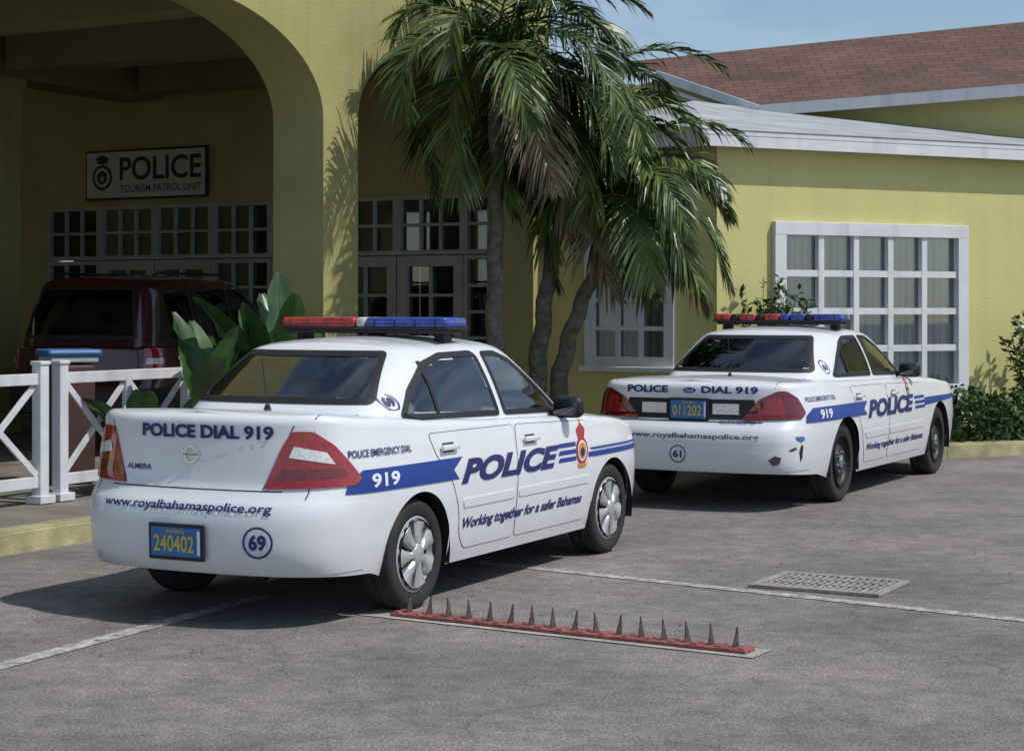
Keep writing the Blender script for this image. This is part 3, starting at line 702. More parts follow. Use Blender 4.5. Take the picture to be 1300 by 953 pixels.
rear_lettering(C2,rB,[
 [lambda b:C2.text(b,'B','POLICE',-.56,.93,.37,.055,bold=.04,off=.008)],[lambda b:C2.text(b,'B','DIAL 919',.10,.93,.47,.055,bold=.04,off=.008)],
 [lambda b:C2.text(b,'B','www.royalbahamaspolice.org',-.50,.565,1.12,.05,bold=.015,off=.009)],
 [lambda b:C2.circ(b,'B',-.05,.45,.062,.070,.009,0)],[lambda b:C2.text(b,'B','61',-.09,.42,.075,.06,bold=.03,off=.009)],
 [lambda b:C2.text(b,'B','POLICE INTERCEPTOR',.27,.69,.30,.02,bold=.01,off=.008)]])
rear_lettering(C2,rB,[
 [lambda b:C2.text(b,'R','POLICE EMERGENCY DIAL',.40,.865,.62,.038,bold=.015)],
 [lambda b:C2.text(b,'R','POLICE',1.80,.665,1.42,.155,bold=.045,shear=.35,off=.009)],
 [lambda b:C2.text(b,'R','Working together for a safer Bahamas',1.80,.375,1.75,.075,bold=.03,shear=.3)],
 [lambda b:C2.circ(b,'Q',1.21,1.11,.052,.058,.006,0,ar=1.1)],[lambda b:C2.text(b,'Q','61',1.18,1.085,.065,.05,bold=.03)]],'side_lettering')
b=B('blue','whitedecal')
C2.panel(b,'R',[(.36,.70),(1.78,.70),(1.70,.75),(1.82,.815),(.50,.815),(.38,.76)],.0065,0); C2.text(b,'R','919',.62,.72,.26,.075,mi=1,off=.009,bold=.03); b.obj('side_stripe',rB)
for k in range(3): b=B('blue'); C2.panel(b,'R',[(3.24,.68+k*.045),(3.58,.68+k*.045),(3.58,.707+k*.045),(3.26,.707+k*.045)],.0065,0); b.obj('side_stripe',rB)
b=B('blue'); C2.panel(b,'R',[(3.60,.70),(5.0,.735),(5.0,.765),(3.60,.77)],.0065,0); b.obj('side_stripe',rB)
b2=B('whitedecal','reddecal','gold','navy'); crest(C2,b2,'R',3.08,.87,.05); b2.obj('crest',rB)
b=B('blue','whitedecal','seam')
C2.panel(b,'B',[(.055*math.cos(t*math.pi/8),.952+.022*math.sin(t*math.pi/8)) for t in range(16)],.009,0,h=.03); C2.text(b,'B','Ford',-.03,.94,.06,.022,off=.0105,mi=1,bold=.01)
b.obj('maker_badge',rB)
b=B('seam'); C2.strip(b,'T',[(.2,.70),(.85,.72),(1.0,.66)],.006,.002);C2.strip(b,'T',[(.2,-.70),(.85,-.72),(1.0,-.66)],.006,.002);C2.strip(b,'B',[(-.62,.705),(.62,.705)],.008,.003); b.obj('boot_lid_gap',rB)
for mk,pl in(('bluelid',[(.80,.60),(.88,.60),(.90,.575),(.86,.555),(.82,.57)]),('rust',[(.62,.42),(.66,.455),(.70,.44),(.69,.39),(.65,.38)]),('black',[(.84,.48),(.86,.54),(.88,.52),(.875,.43),(.86,.40)]),('rust',[(.75,.50),(.80,.52),(.82,.505),(.77,.485)])):
    b=B(mk); C2.panel(b,'C',pl,.008,0,h=.03); b.obj('bumper_scuff',rB)
C2.plate(0,.80,'011202')
b=B('black'); b.tube([(.62,-.15,1.05),(.62,-.15,1.08)],[.02,.012]); b.tube([(.62,-.15,1.07),(.58,-.15,1.36)],.004); b.obj('antenna',rB)
lightbar(rB,2.25,1.46,1.22,'barred','barblue',1)
spC=dict(L=4.55,W=.92,paint='maroon',rho=.05,cx=.9,
 plan=[(0,0),(.015,.4),(.05,.72),(.13,.88),(.3,.95),(.7,.99),(1.5,1),(2.5,1),(3.4,.99),(3.9,.965),(4.2,.89),(4.4,.68),(4.5,.36),(4.55,0)],
 xr=[(.3,.05),(.4,.0),(.65,.0),(.72,.03),(.78,.06),(1.05,.08),(1.2,.1)],
 xf=[(.2,.08),(.3,.0),(.6,.0),(.8,.05),(1.05,.2)],
 fs=[(.2,.95),(.4,.985),(.7,1.0),(.9,.985),(1.1,.95),(1.2,.94)],
 zs=[(0,1.08),(1,1.08),(2.2,1.07),(3.2,1.05),(3.8,1.0),(4.2,.95),(4.55,.8)],
 crown=[(0,.02),(1,.02),(3,.03),(4.5,.06)],
 zb=[(0,.38),(.5,.36),(.8,.3),(4,.3),(4.5,.3)],
 xw=[.98,3.68],R=.41,zw=.37,wr_t=.37,wy=.86,
 gb=[(.09,0),(.11,.55),(.2,.72),(.45,.79),(1.2,.815),(2,.815),(2.7,.80),(3.0,.77),(3.15,.66),(3.27,.4),(3.32,0)],
 gt=[(.34,0),(.35,.5),(.40,.6),(.55,.655),(1.2,.68),(1.7,.68),(2.1,.67),(2.3,.64),(2.42,.56),(2.5,.35),(2.53,0)],
 roof=[(.3,1.77),(.6,1.80),(1.4,1.82),(2.1,1.80),(2.6,1.74)],rc=.05,wr=.68,bulge=.02,belt=1.05,
 side=[[(.42,1.12),(.56,1.63),(1.05,1.67),(1.08,1.12)],[(1.16,1.12),(1.13,1.67),(1.85,1.68),(1.88,1.12)],[(1.96,1.12),(1.93,1.68),(2.2,1.65),(2.45,1.5),(2.82,1.12)]],
 rearw=[(-.66,1.16),(-.54,1.67),(.54,1.67),(.66,1.16)],frontw=[(-.64,1.15),(-.5,1.65),(.5,1.65),(.64,1.15)],
 doors=[([(1.92,1.02),(1.92,.4),(1.42,.4),(1.36,.7),(1.15,.85),(1.12,1.02)],1.3,.95),([(1.95,1.02),(1.95,.4),(3.05,.4),(3.1,.7),(3.0,1.0)],2.1,.95)],
 rim='steel',rimmats=('silver','black','chrome'),handle='black',
 seats=[(.95,0,1.3,1.2),(2.0,.4,1.32,.5),(2.0,-.4,1.32,.5)],mirror=(2.75,1.08,'black'))
rC=empty('car',(-4.45,18.3,.15),math.radians(90-20),'dark maroon sport utility vehicle under the portico','suv')
C3=Car(spC,rC); C3.finish('darkglass')
for mode in'CD':
    b=B('redlens','clear'); C3.panel(b,mode,[(.70,.84),(.92,.84),(.90,1.12),(.72,1.14)],.014,0,h=.04,skirt=1); C3.panel(b,mode,[(.72,.9),(.88,.9),(.88,.96),(.73,.96)],.018,1,h=.04); b.obj('tail_light',rC)
b=B('black'); C3.panel(b,'C',[(-.95,.40),(.95,.40),(.95,.66),(-.95,.66)],.02,0,h=.06,skirt=1); b.obj('rear_bumper',rC)
for s in(-1,1):
    b=B('black'); b.tube([(.6,s*.58,1.79),(.7,s*.58,1.83),(2.0,s*.58,1.83),(2.1,s*.58,1.79)],.016); b.obj('roof_rail',rC)
# ---------------------------------------------------------------- station building
AW=math.radians(-29)
A0=Vector((-1.77,17,0))
st=empty('building',A0,AW,'yellow stucco police station with arched drive-through portico','building')
def arch(s0,s1,zsp,h,n=20):
    c_=(s0+s1)/2;r=(s1-s0)/2; return [(c_-r*math.cos(math.pi*i/n),zsp+h*math.sin(math.pi*i/n)) for i in range(n+1)]
zg=.15
la=[(-7.8,3.4)]+[(-7.8+2-2*math.cos(math.pi/2*i/8),3.4+.95*math.sin(math.pi/2*i/8)) for i in range(1,9)]+[(-2+2*math.sin(math.pi/2*i/16),3.4+.95*math.cos(math.pi/2*i/16)) for i in range(0,17)]
poly=[(-8.5,zg),(-7.8,zg)]+la+[(0,zg),(.58,zg)]+arch(.58,4.15,3.45,.9)+[(4.15,zg),(4.5,zg),(4.5,6.3),(-8.5,6.3)]
b=B('shadewall'); b.prism(poly,(0,0,0),(0,1,0),(0,0,1),(-.58,0,0)); b.obj('arcade_wall',st,tri=True,fixn=True)
gx0,gx1=-7.74,-.20; gz1=2.98
b=B('yellowwall','inwall')
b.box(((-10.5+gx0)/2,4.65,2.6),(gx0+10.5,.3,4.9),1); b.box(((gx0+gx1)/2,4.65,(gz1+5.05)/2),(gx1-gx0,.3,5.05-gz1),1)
b.box((-10.6,-2.1,2.6),(.2,13.2,4.9),1)  # unseen far side wall, added to keep light out of the portico
def holed(b,x0,x1,z0,z1,hx0,hx1,hz0,hz1,y,th,mi):
    b.box(((x0+hx0)/2,y,(z0+z1)/2),(hx0-x0,th,z1-z0),mi); b.box(((x1+hx1)/2,y,(z0+z1)/2),(x1-hx1,th,z1-z0),mi)
    b.box(((hx0+hx1)/2,y,(z0+hz0)/2),(hx1-hx0,th,hz0-z0),mi); b.box(((hx0+hx1)/2,y,(hz1+z1)/2),(hx1-hx0,th,z1-hz1),mi)
holed(b,-.20,2.11,zg,3.45,.56,1.56,1.0,2.40,4.65,.3,0)
b.obj('wall',st)
b=B('inwall'); b.box((-5.6,-8.4,4.4),(9.8,.3,1.6)); b.obj('unseen_header_wall',st)  # out-of-view front header, added to block light entering the portico
b=B('ceil')
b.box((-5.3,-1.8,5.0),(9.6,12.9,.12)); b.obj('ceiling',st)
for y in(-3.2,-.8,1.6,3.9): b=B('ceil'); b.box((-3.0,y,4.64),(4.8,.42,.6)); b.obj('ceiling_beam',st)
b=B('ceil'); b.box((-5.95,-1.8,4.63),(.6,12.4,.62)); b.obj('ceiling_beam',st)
for y in(1.6,-3.2):
    b=B('shadewall'); b.box((-5.97,y,2.23),(.6,.6,4.16)); b.box((-5.97,y,4.27),(.7,.7,.1)); b.obj('column',st)
def glazing(parent,name,x0,x1,z0,z1,cols,rows,y,fw=.07,mw=.035,trimk='trim',back='curtain',glass='winglass',depth=.08,proud=.04):
    b=B(trimk)
    b.box(((x0+x1)/2,y,z1-fw/2),(x1-x0,depth,fw),0,.006);b.box(((x0+x1)/2,y,z0+fw/2),(x1-x0,depth,fw),0,.006)
    b.box((x0+fw/2,y,(z0+z1)/2),(fw,depth-.004,z1-z0-2*fw),0);b.box((x1-fw/2,y,(z0+z1)/2),(fw,depth-.004,z1-z0-2*fw),0)
    for i in range(1,cols): b.box((x0+fw+(x1-x0-2*fw)*i/cols,y,(z0+z1)/2),(mw,depth*.6,z1-z0-2*fw),0)
    for i in range(1,rows): b.box(((x0+x1)/2,y,z0+fw+(z1-z0-2*fw)*i/rows),(x1-x0-2*fw,depth*.5,mw),0)
    o=b.obj(name,parent)
    g=B(glass); g.box(((x0+x1)/2,y+.035,(z0+z1)/2),(x1-x0-fw,.004,z1-z0-fw)); g.obj('glass',o)
    if back=='curtain':
        g=B(back); n=int((x1-x0)/.03); vs=[];
        for i in range(n+1):
            x=x0+fw*.5+(x1-x0-fw)*i/n; yy=y+.09+.022*math.sin(i*1.3)+.01*math.sin(i*.61); vs+=[(x,yy,z0+fw),(x,yy,z1-fw)]
        g.add(vs,[(2*i,2*i+2,2*i+3,2*i+1) for i in range(n)]); g.obj('curtain',o,smooth=True)
    else:
        g=B(back); g.box(((x0+x1)/2,y+.5,(z0+z1)/2),(x1-x0,.02,z1-z0)); g.obj('dark_room',o)
    return o
w=glazing(st,'window',.508,1.614,.95,2.46,3,4,4.47,fw=.12,mw=.05)
b=B('trim'); b.box((1.06,4.43,.93),(1.2,.12,.06),0,.01); b.obj('sill',w)
N_=8; wd=(gx1-gx0)/N_
for i in range(N_):
    xa=gx0+wd*i;xb=xa+wd
    glazing(st,'window',xa,xb,2.26,gz1,3,2,4.56,fw=.055,mw=.035,trimk='greytrim',back='dark')
    if i in(0,3,7):
        glazing(st,'window',xa,xb,.9,2.25,3,4,4.56,fw=.055,mw=.035,trimk='greytrim',back='dark')
        b=B('greytrim'); b.box(((xa+xb)/2,4.58,.525),(wd,.08,.74),0); b.obj('panel',st)
    else:
        d=glazing(st,'door',xa+.01,xb-.01,.95,2.25,2,3,4.56,fw=.13,mw=.035,trimk='greytrim',back='dark')
        b=B('greytrim'); b.box(((xa+xb)/2,4.565,.55),(wd-.02,.07,.79),0,.006); b.box(((xa+xb)/2,4.525,.55),(wd-.3,.02,.5),0,.008); b.obj('lower_panel',d)
        b=B('chrome'); b.lathe([(.03,0),(.03,-.03),(.001,-.035)],(xa+.1,4.50,1.1),seg=14); b.obj('door_knob',d,smooth=True)
wg=empty('building',(2.25,19.9,0),math.atan2(.44,.9),'yellow stucco wing with white window and pale roof edge','building')
b=B('yellowwall'); holed(b,0,9,zg,3.5,.80,3.37,.66,2.51,.15,.3,0); b.obj('wall',wg)
w=glazing(wg,'window',.72,3.45,.58,2.585,5,4,-.02,fw=.15,mw=.075,depth=.12)
b=B('trim'); b.box((2.085,-.06,.56),(2.8,.14,.06),0,.01); b.obj('sill',w)
b=B('trim','greytrim'); b.box((4.3,-.19,3.44),(9.2,.05,.13)); b.box((4.3,-.17,3.525),(9.3,.10,.05)); b.box((4.35,-.08,3.40),(9.0,.17,.03),1); 
b.box((-.30,.6,3.44),(.05,1.6,.13)); b.obj('fascia',wg)
def W2L(root,p):
    m=Matrix.Translation(root.location)@Matrix.Rotation(root.rotation_euler.z,4,'Z'); return m.inverted()@Vector(p)
def worldmesh(root,name,polys,mats,th=None):
    b=B(*mats)
    for mi,pl in polys:
        b.add([W2L(root,p) for p in pl],[tuple(range(len(pl)))],mi)
    return b.obj(name,root)
R_=lambda lx,ly,z:(Matrix.Translation((2.25,19.9,0))@Matrix.Rotation(math.atan2(.44,.9),4,'Z'))@Vector((lx,ly,z))
f0=R_(-.33,-.23,3.555);f1=R_(9,-.23,3.555)
worldmesh(wg,'roof',[(0,[f0,f1,P(1700,205,25.2)]),(0,[f0,P(1700,205,25.2),P(1300,174,24.9)]),(0,[f0,P(1300,174,24.9),P(1060,149,25.8)]),(0,[f0,P(1060,149,25.8),P(960,138,26.4)]),(0,[f0,P(960,138,26.4),P(880,128,25.5)]),(0,[f0,P(880,128,25.5),P(780,150,23.0)])],('lowroof',))
e0=P(965,134,26);e1=P(1300,107,24.2); ed=(e1-e0); e2=e0+ed*2.2
r0=P(790,79,29);r1=P(1300,28,27.6);r2=r0+(r1-r0)*1.8
ub=empty('building',(3.6,26,0),0,'taller yellow building with brown shingle roof and white fascia','building')
lf=P(835,90,27.2)
worldmesh(ub,'roof',[(0,[e0,e2,r2]),(0,[e0,r2,r0]),(0,[e0,r0,lf])],('shingle',))
def fasc(a,c_,b,h=.2,t=.05):
    d=(c_-a).normalized(); nn=Vector((d.y,-d.x,0)).normalized()*t
    a_=[W2L(ub,x) for x in(a+nn,c_+nn,c_+nn-Vector((0,0,h)),a+nn-Vector((0,0,h)),a,c_,c_-Vector((0,0,h)),a-Vector((0,0,h)))]
    b.add(a_,[(0,1,2,3),(4,5,1,0),(3,2,6,7),(0,3,7,4),(1,5,6,2)])
b=B('trim'); fasc(e0,e2,b,.16); fasc(lf,e0,b,.14); fasc(lf-Vector((0,.0,.2)),e0-Vector((0,0,.22)),b,.06,.0); b.obj('fascia',ub)
in_=Vector((.1,.35,-.1))
worldmesh(ub,'wall',[(0,[e0+in_,e2+in_,Vector((e2.x,e2.y+.35,0)),Vector((e0.x+.1,e0.y+.35,0))]),(0,[lf+in_,e0+in_,Vector((e0.x+.1,e0.y+.35,0)),Vector((lf.x+.1,lf.y+.35,0))]),(0,[lf+in_,Vector((lf.x+.1,lf.y+.35,0)),Vector((-2,28,0)),Vector((-2,28,4.4))])],('yellowwall',))
b=B('trim','lowroof'); b.box((1.2,4.38,3.47),(2.1,.05,.13)); b.box((1.2,5.4,3.53),(2.1,2.1,.03),1); b.obj('eave',st)
sg=empty('sign',Vector((.41-.875*5.92,20.94+.485*5.92,3.05)),AW,'white police tourism patrol unit sign on wall','sign')
b=B('signwhite','signtext'); b.box((0,-.06,.33),(2.04,.04,.66),1); b.box((0,-.075,.33),(1.98,.03,.60),0)
def flat(b,txt,x,z,w,h,y,mi,bold=0.0,shear=0): 
    vs,fs=text2d(txt,w,h,bold,shear); b.add([(a+x,y,q+z) for a,q in vs],fs,mi)
flat(b,'POLICE',-.42,.25,1.36,.31,-.094,1,.02); flat(b,'TOURISM PATROL UNIT',-.42,.09,1.36,.10,-.094,1,.008)
b.obj('board',sg)
b=B('signtext','signwhite','gold'); 
def dsk(b,x,z,r,y,mi,n=24): b.add([(x+r*math.cos(2*math.pi*i/n),y,z+r*math.sin(2*math.pi*i/n)) for i in range(n)],[tuple(range(n))],mi)
dsk(b,-.72,.30,.17,-.094,0);dsk(b,-.72,.30,.13,-.096,1);dsk(b,-.72,.30,.09,-.098,0);dsk(b,-.72,.28,.04,-.100,2)
b.add([(-.80,-.094,.48),(-.64,-.094,.48),(-.61,-.094,.56),(-.72,-.094,.60),(-.83,-.094,.56)],[(0,1,2,3,4)],0); b.obj('crest',sg)
# ---------------------------------------------------------------- ground
b=B('asphalt'); S=400; b.add([(-S,-60,0),(S,-60,0),(S,S*2,0),(-S,S*2,0)],[(0,1,2,3)]); b.obj('ground',kind='structure')
curbpts=[(-7.18,4.86),(-1.50,15.10),(-.55,16.6),(1.25,17.5),(2.45,19.25),(4.7,19.6),(12,22.4)]
b=B('soil'); pts=curbpts+[(14,45),(-30,45),(-30,4.86)]
b.add([(x,y,.145) for x,y in pts],[tuple(range(len(pts)))]); b.obj('pavement',kind='structure',tri=True)
b=B('curb')
for (a,c_) in zip(curbpts,curbpts[1:]):
    a=Vector((*a,0));c_=Vector((*c_,0));d=(c_-a).normalized();nn=Vector((-d.y,d.x,0))
    prof=[(-.03,0),(-.01,.13),(.01,.152),(.17,.152),(.17,0)]
    n=len(prof)
    vs=[a+nn*p+Vector((0,0,z)) for p,z in prof]+[c_+nn*p+Vector((0,0,z)) for p,z in prof]
    b.add(vs,[(i,i+1,i+1+n,i+n) for i in range(n-1)])
b.obj('kerb',kind='structure')
def gline(p0,p1,w,name):
    a=G(*p0);c_=G(*p1);d=(c_-a).normalized();nn=Vector((-d.y,d.x,0))*w/2; z=Vector((0,0,.004))
    b=B('line'); b.add([a-nn+z,c_-nn+z,c_+nn+z,a+nn+z],[(0,1,2,3)]); b.obj(name,kind='structure')
gline((-60,862),(335,757),.11,'road_marking'); gline((600,713),(1380,796),.10,'road_marking')
v=Vector((.875,-.485,0)).normalized();u=Vector((.485,.875,0)).normalized()
c0=G(505,781);c1=G(950,829); L1=(c1-c0).length; ang=math.atan2((c1-c0).y,(c1-c0).x)
ss=empty('spike_strip',c0,ang,'worn red tyre spike strip set in the asphalt','spike strip')
b=B('concrete'); b.add([(-.18,-.11,.005),(L1+.07,-.11,.005),(L1+.07,.12,.005),(-.18,.12,.005)],[(0,1,2,3)]); b.obj('concrete_bed',ss)
b=B('red'); b.box((L1/2,0,.014),(L1+.02,.115,.018),0,.004); 
for i in range(17): b.box((.02+(L1-.04)*i/16,-.0,.025),(.035,.09,.010),0,.003)
b.obj('base_plate',ss)
for i in range(16):
    x=.07+(L1-.14)*i/15; b=B('rust'); ln=random.uniform(-.16,.16)
    b.prism([(-.018,0),(.018,0),(.009,.05),(.001,.095),(-.005,.05)],(x,0,.024),(.35,1,.0),(-.05+ln,.12,1),(.007,0,0)); b.obj('spike',ss,fixn=True)
gc=G(1053,743); dr=empty('drain_grate',gc,AW,'rectangular iron drain grate in the asphalt','drain grate')
b=B('dark'); b.add([(-.34,-.26,.004),(.34,-.26,.004),(.34,.26,.004),(-.34,.26,.004)],[(0,1,2,3)]); b.obj('drain_hole',dr)
b=B('iron'); 
for s in(-1,1): b.box((0,s*.27,.012),(.78,.055,.020),0,.004); b.box((s*.365,0,.0115),(.05,.49,.019),0,.004)
for i in range(15): b.box((-.31+.62*i/14,0,.011),(.020,.49,.014),0,.002)
for y in(-.085,.085): b.box((0,y,.0105),(.68,.02,.015))
b.obj('grate',dr)
b=B('palmdry'); rl=random.Random(5)
for i in range(420):
    x=rl.uniform(-3.2,5.5);y=rl.uniform(8.3,17); s=rl.uniform(.006,.020); a=rl.uniform(0,6.28)
    q=Vector((x,y,.006)); d=Vector((math.cos(a),math.sin(a),.15))*s; e=Vector((-math.sin(a),math.cos(a),0))*s*.5
    b.add([q-d,q+e,q+d,q-e],[(0,1,2,3)])
b.obj('leaf_litter',label='scattered dry leaf bits lying on the asphalt',cat='litter',kind='stuff')
fn=empty('fence',(-3.48,13.7,.15),math.radians(61),'white wooden fence with crossed braces and square posts','fence')
for x in(-1.75,-.12,.09,1.6,1.72):
    b=B('fence'); b.box((x,0,.52),(.09,.09,1.04),0,.006); b.box((x,0,1.05),(.11,.11,.03),0,.008); b.box((x,0,.03),(.16,.16,.06),0,.006); b.obj('post',fn)
for x0,x1 in((-1.70,-.165),(.135,1.555)):
    for z in(.16,.93):
        b=B('fence'); b.box(((x0+x1)/2,0,z),(x1-x0,.045,.085),0,.005); b.obj('rail',fn)
    Ls=(x1-x0)/2
    for k in range(2):
        for s in(-1,1):
            xa=x0+Ls*k; a=math.atan2(.69,Ls)*s; R=Matrix.Rotation(-a,3,'Y'); b=B('fence'); b.box((xa+Ls/2,.012*s,.545),(math.hypot(.69,Ls)-.02,.02,.05),0,.003,R); b.obj('brace',fn)
    b=B('fence'); b.box(((x0+x1)/2,0,.545),(.06,.05,.685),0,.004); b.obj('rail',fn)
bn=empty('trash_bin',(-3.72,15.2,.15),math.radians(30),'brown litter bin with a blue lid behind fence','bin')
b=B('brown'); b.box((0,0,.5),(.36,.36,1.0),0,.03); b.obj('bin_body',bn)
b=B('bluelid','greytrim'); b.box((0,0,1.09),(.46,.42,.06),0,.025); b.box((0,0,1.035),(.40,.38,.05),1,.01); b.obj('lid',bn)
# ---------------------------------------------------------------- vegetation
def palm(base,top,cx,nf,flen,seed,label,rad=.085,droop=1.0):
    rnd=random.Random(seed); base=Vector(base);top=Vector(top)
    root=empty('palm_tree',base,0,label,'palm tree','palm trees beside the portico')
    T=top-base; pts=[];rd=[]
    n=40
    for i in range(n+1):
        t=i/n; p=Vector((T.x*(t**cx),T.y*t,T.z*t)); p.x+=.015*math.sin(i*.9+seed); pts.append(p); rd.append((rad*(1.25-.55*t))*(1.05 if i%2 else .97))
    b=B('bark'); b.tube(pts,rd,0,12); b.obj('trunk',root,smooth=True)
    b=B('palm'); b.tube([T,T+Vector((0,0,.25)),T+Vector((0,0,.5))],[rad*.75,rad*.85,rad*.3],0,10); b.obj('crownshaft',root,smooth=True)
    b=B('palm','palmdry','bark'); org=T+Vector((0,0,.38))
    for k in range(nf):
        az=2*math.pi*(k*.381966)+rnd.uniform(-.2,.2); el=math.radians(80-100*(k/nf)+rnd.uniform(-10,10)); L_=flen*rnd.uniform(.8,1.12)
        h=Vector((math.cos(az),math.sin(az),0)); side=Vector((-h.y,h.x,0)); p=org.copy(); seg=22; path=[];e=el
        tw=rnd.uniform(-.5,.5)
        for i in range(seg+1):
            path.append(p.copy()); d=h*math.cos(e)+Vector((0,0,math.sin(e))); p=p+d*(L_/seg)+Vector((.004,0,0))*i*.3; e-=droop*math.radians(4.6+(i/seg)*3.2)*(1 if e>-1.45 else 0)
        b.tube(path,[.015*(1-.85*i/seg) for i in range(seg+1)],0,5,cap=False)
        dry=1 if (k>nf-3 and rnd.random()<.7) else 0
        nl=72
        for j in range(nl):
            t=.08+.92*j/(nl-1); q=t*seg; i=min(seg-1,int(q)); fr=q-i; o=path[i].lerp(path[i+1],fr); d=(path[i+1]-path[i]).normalized()
            up=side.cross(d).normalized()
            if up.z<0: up=-up
            ll=flen*.31*(math.sin(math.pi*min(1,.14+t*.84))**.6)*rnd.uniform(.7,1.15)
            for s in(-1,1):
                if rnd.random()<.05: continue
                fwd=.45+.8*t+rnd.uniform(-.15,.15); dir_=(side*s*(1-.35*t)+d*fwd+up*rnd.uniform(-.1,.5)+side*tw*.5).normalized()
                wdt=rnd.uniform(.008,.0135); cr=d.cross(dir_)
                wv=cr.cross(dir_).normalized()*wdt if cr.length>1e-3 else d*wdt
                wv=wv+up*rnd.uniform(-.008,.008); dr_=droop*rnd.uniform(.5,1.2)
                a=o;m1=o+dir_*ll*.4-Vector((0,0,ll*.04*dr_));m2=o+dir_*ll*.75-Vector((0,0,ll*.2*dr_));m3=o+dir_*ll*.97-Vector((0,0,ll*.46*dr_))
                b.add([a-wv*.5,a+wv*.5,m1+wv,m1-wv,m2+wv*.75,m2-wv*.75,m3],[(0,1,2,3),(3,2,4,5),(5,4,6)],dry)
    b.obj('crown',root)
palm((-.17,17.6,.15),P(630,130,17.6),1,25,1.75,3,'tall straight palm with dense arching fronds')
palm((.22,18.1,.15),P(730,205,18.0),2.0,22,1.52,11,'leaning palm with a curved grey trunk')
palm((.42,18.2,.15),P(785,295,18.0),2.2,22,1.45,23,'short leaning palm with drooping fronds',droop=1.1)
def shrub(name,c,rad,n,size,label,cat,mk='leaf',seed=1):
    rnd=random.Random(seed); root=empty(name,c,0,label,cat); b=B(mk,'bark')
    for i in range(n):
        while True:
            p=Vector((rnd.uniform(-1,1),rnd.uniform(-1,1),rnd.uniform(0,1)))
            if abs(p.x)**4+abs(p.y)**4+p.z**6<1: break
        q=Vector((p.x*rad[0],p.y*rad[1],p.z*rad[2]*(1+.18*math.sin(p.x*9)+.1*math.sin(p.x*23+2)))); s=size*rnd.uniform(.6,1.3)
        d=Vector((rnd.gauss(0,1),rnd.gauss(0,1),rnd.gauss(.6,.8))).normalized(); w=d.cross(Vector((rnd.gauss(0,1),rnd.gauss(0,1),rnd.gauss(0,1)))).normalized()*s*.28
        b.add([q,q+d*s*.45+w,q+d*s,q+d*s*.45-w],[(0,1,2,3)])
    b.obj('foliage',root)
    for i in range(4):
        t=B('bark'); a=rnd.uniform(0,6.28); t.tube([(0,0,-.05),(rad[0]*.25*math.cos(a),rad[1]*.25*math.sin(a),rad[2]*.4),(rad[0]*.6*math.cos(a),rad[1]*.6*math.sin(a),rad[2]*.8)],[.012,.009,.004],0,5); t.obj('stem',root)
    return root
h=shrub('hedge',(5.75,20.55,.15),(1.5,.42,.5),5200,.085,'low clipped green hedge along the wall','hedge',seed=4); h.rotation_euler.z=.42
h=shrub('hedge',(3.4,20.05,.15),(1.0,.30,.45),2200,.085,'low green hedge in front of the window','hedge',seed=5); h.rotation_euler.z=.42
def wispy(name,base,h,spread,ns,label,seed):
    rnd=random.Random(seed); root=empty(name,base,0,label,'shrub'); t=B('bark'); b=B('leaf')
    for i in range(ns):
        a=rnd.uniform(0,6.28);r=rnd.uniform(.2,1)*spread; hh=h*rnd.uniform(.6,1); p0=Vector((0,0,0));p2=Vector((r*math.cos(a),r*math.sin(a)*.6,hh)); p1=Vector((p2.x*.4,p2.y*.4,hh*.6))
        path=[p0*(1-s)**2+p1*2*s*(1-s)+p2*s*s for s in[k/8 for k in range(9)]]; t.tube(path,[.010-.0009*k for k in range(9)],0,5)
        for k in range(46):
            s=rnd.uniform(.35,1); q=p0*(1-s)**2+p1*2*s*(1-s)+p2*s*s; d=Vector((rnd.gauss(0,1),rnd.gauss(0,1),rnd.gauss(.3,.7))).normalized(); sz=rnd.uniform(.07,.14)
            w=d.cross(Vector((rnd.gauss(0,1),rnd.gauss(0,1),1))).normalized()*sz*.2
            b.add([q,q+d*sz*.5+w,q+d*sz,q+d*sz*.5-w],[(0,1,2,3)])
    b.obj('foliage',root);t.obj('stem',root)
wispy('shrub',(2.75,19.75,.15),1.85,.40,26,'thin leafy shrub in front of the window',3)
wispy('shrub',(3.05,19.9,.15),1.75,.36,18,'thin leafy shrub beside the wall',8)
wispy('shrub',(6.15,21.4,.15),1.5,.4,12,'leafy shrub against the yellow wall',5)
def broad(base,n,h,label,seed):
    rnd=random.Random(seed); root=empty('plant',base,0,label,'plant')
    for k in range(n):
        a=rnd.uniform(0,6.28); tilt=rnd.uniform(.15,.7); L_=h*rnd.uniform(.8,1.1)
        hd=Vector((math.cos(a),math.sin(a),0)); side=Vector((-hd.y,hd.x,0)); p=Vector((rnd.uniform(-.1,.1),rnd.uniform(-.1,.1),0)); e=math.pi/2-tilt*.5; path=[]
        for i in range(21):
            path.append(p.copy()); p=p+(hd*math.cos(e)+Vector((0,0,math.sin(e))))*L_/20; e-=tilt*.085*(.3 if i<10 else 1.3)
        b=B('bigleaf'); b.tube(path,[.014*(1-.8*i/20) for i in range(21)],0,6)
        vs=[];fs=[]
        for i in range(9,21):
            t=(i-9)/11; w=.14*math.sin(math.pi*min(1,t*.93+.05))**.6; d=(path[min(20,i+1)]-path[i-1]).normalized(); up=side.cross(d).normalized()
            if up.z<0:up=-up
            for s_ in(-1,-.5,0,.5,1): vs.append(path[i]+side*w*s_*(1+rnd.uniform(-.15,.1))+up*(.35*abs(s_)*w)+up*rnd.uniform(-.01,.01))
        for i in range(11):
            for q in range(4): fs.append((i*5+q,i*5+q+1,i*5+q+6,i*5+q+5))
        b.add(vs,fs); b.obj('leaf',root,smooth=True)
broad((-2.35,14.2,.15),11,1.4,'broad green leafy plant behind the fence',6)
broad((-1.85,14.7,.15),12,1.65,'broad green leafy plant beside column',16)
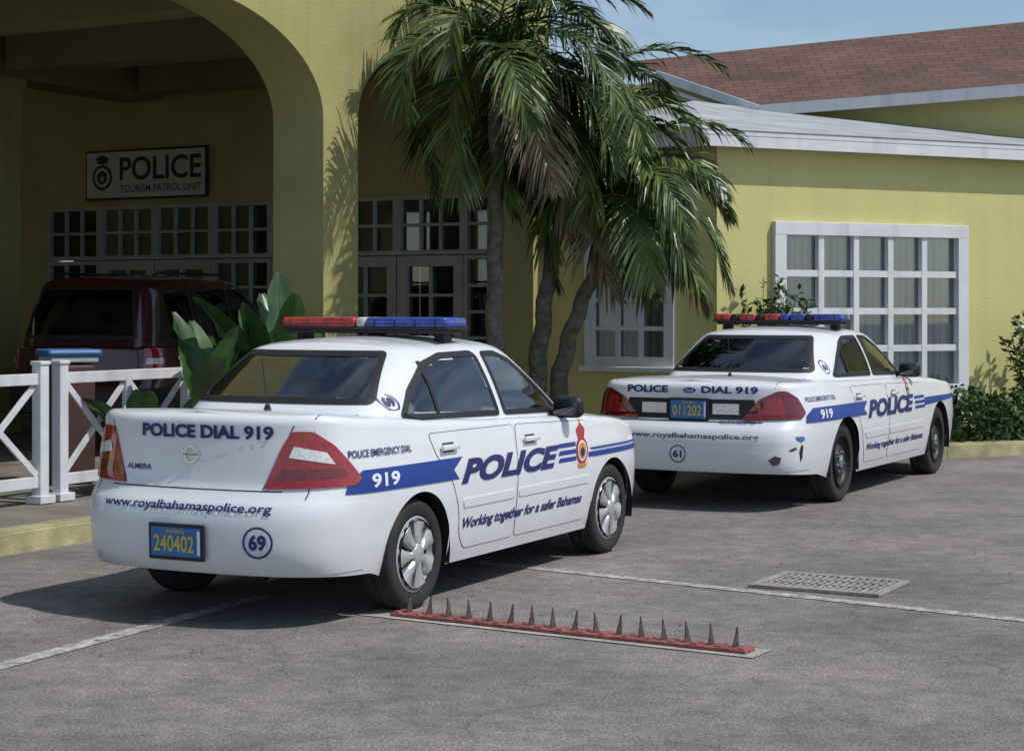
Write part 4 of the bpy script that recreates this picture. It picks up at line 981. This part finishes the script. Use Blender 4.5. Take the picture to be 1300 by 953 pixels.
broad((-2.9,14.3,.15),6,1.0,'small broad leafed plant behind the fence',26)
# ---------------------------------------------------------------- light, world, camera
el=math.radians(55)
sd=Vector((.91*math.cos(el),-.41*math.cos(el),math.sin(el))).normalized()
su=bpy.data.lights.new('sun','SUN'); su.energy=3.3; su.angle=math.radians(.6); su.color=(1,.95,.88)
so=bpy.data.objects.new('sun',su); link(so); so.rotation_euler=sd.to_track_quat('Z','Y').to_euler(); so.location=(5,-5,12)
w=bpy.data.worlds.new('World'); SC.world=w; w.use_nodes=True; nt=w.node_tree; bg=nt.nodes['Background']
sk=N(nt,'ShaderNodeTexSky',sky_type='NISHITA'); sk.sun_disc=False; sk.sun_elevation=el; sk.sun_rotation=math.atan2(sd.x,sd.y); sk.air_density=1.0; sk.dust_density=.6; sk.ozone_density=2
tc=N(nt,'ShaderNodeTexCoord'); mp=N(nt,'ShaderNodeMapping'); mp.inputs['Scale'].default_value=(1.5,1.5,7); nt.links.new(tc.outputs['Generated'],mp.inputs[0])
no=N(nt,'ShaderNodeTexNoise'); no.inputs['Scale'].default_value=2.5; no.inputs['Detail'].default_value=6; nt.links.new(mp.outputs[0],no.inputs['Vector'])
mr=N(nt,'ShaderNodeMapRange'); mr.inputs['From Min'].default_value=.42; mr.inputs['From Max'].default_value=.72; mr.inputs['To Min'].default_value=.03; mr.inputs['To Max'].default_value=.65; nt.links.new(no.outputs['Fac'],mr.inputs[0])
mx=N(nt,'ShaderNodeMix',data_type='RGBA'); nt.links.new(mr.outputs[0],mx.inputs['Factor']); nt.links.new(sk.outputs[0],mx.inputs['A']); mx.inputs['B'].default_value=(5.8,6.8,8.0,1)
nt.links.new(mx.outputs['Result'],bg.inputs['Color']); bg.inputs['Strength'].default_value=.11
cam=bpy.data.cameras.new('camera'); co=bpy.data.objects.new('camera',cam); link(co); co.location=(0,0,CH); co.rotation_euler=(math.pi/2,0,0)
cam.sensor_width=36; cam.lens=36*F/1300; cam.shift_y=-(476.5-HOR)/1300; cam.clip_end=2000
SC.camera=co
SC.view_settings.view_transform='Standard'; SC.view_settings.look='None'; SC.view_settings.exposure=0
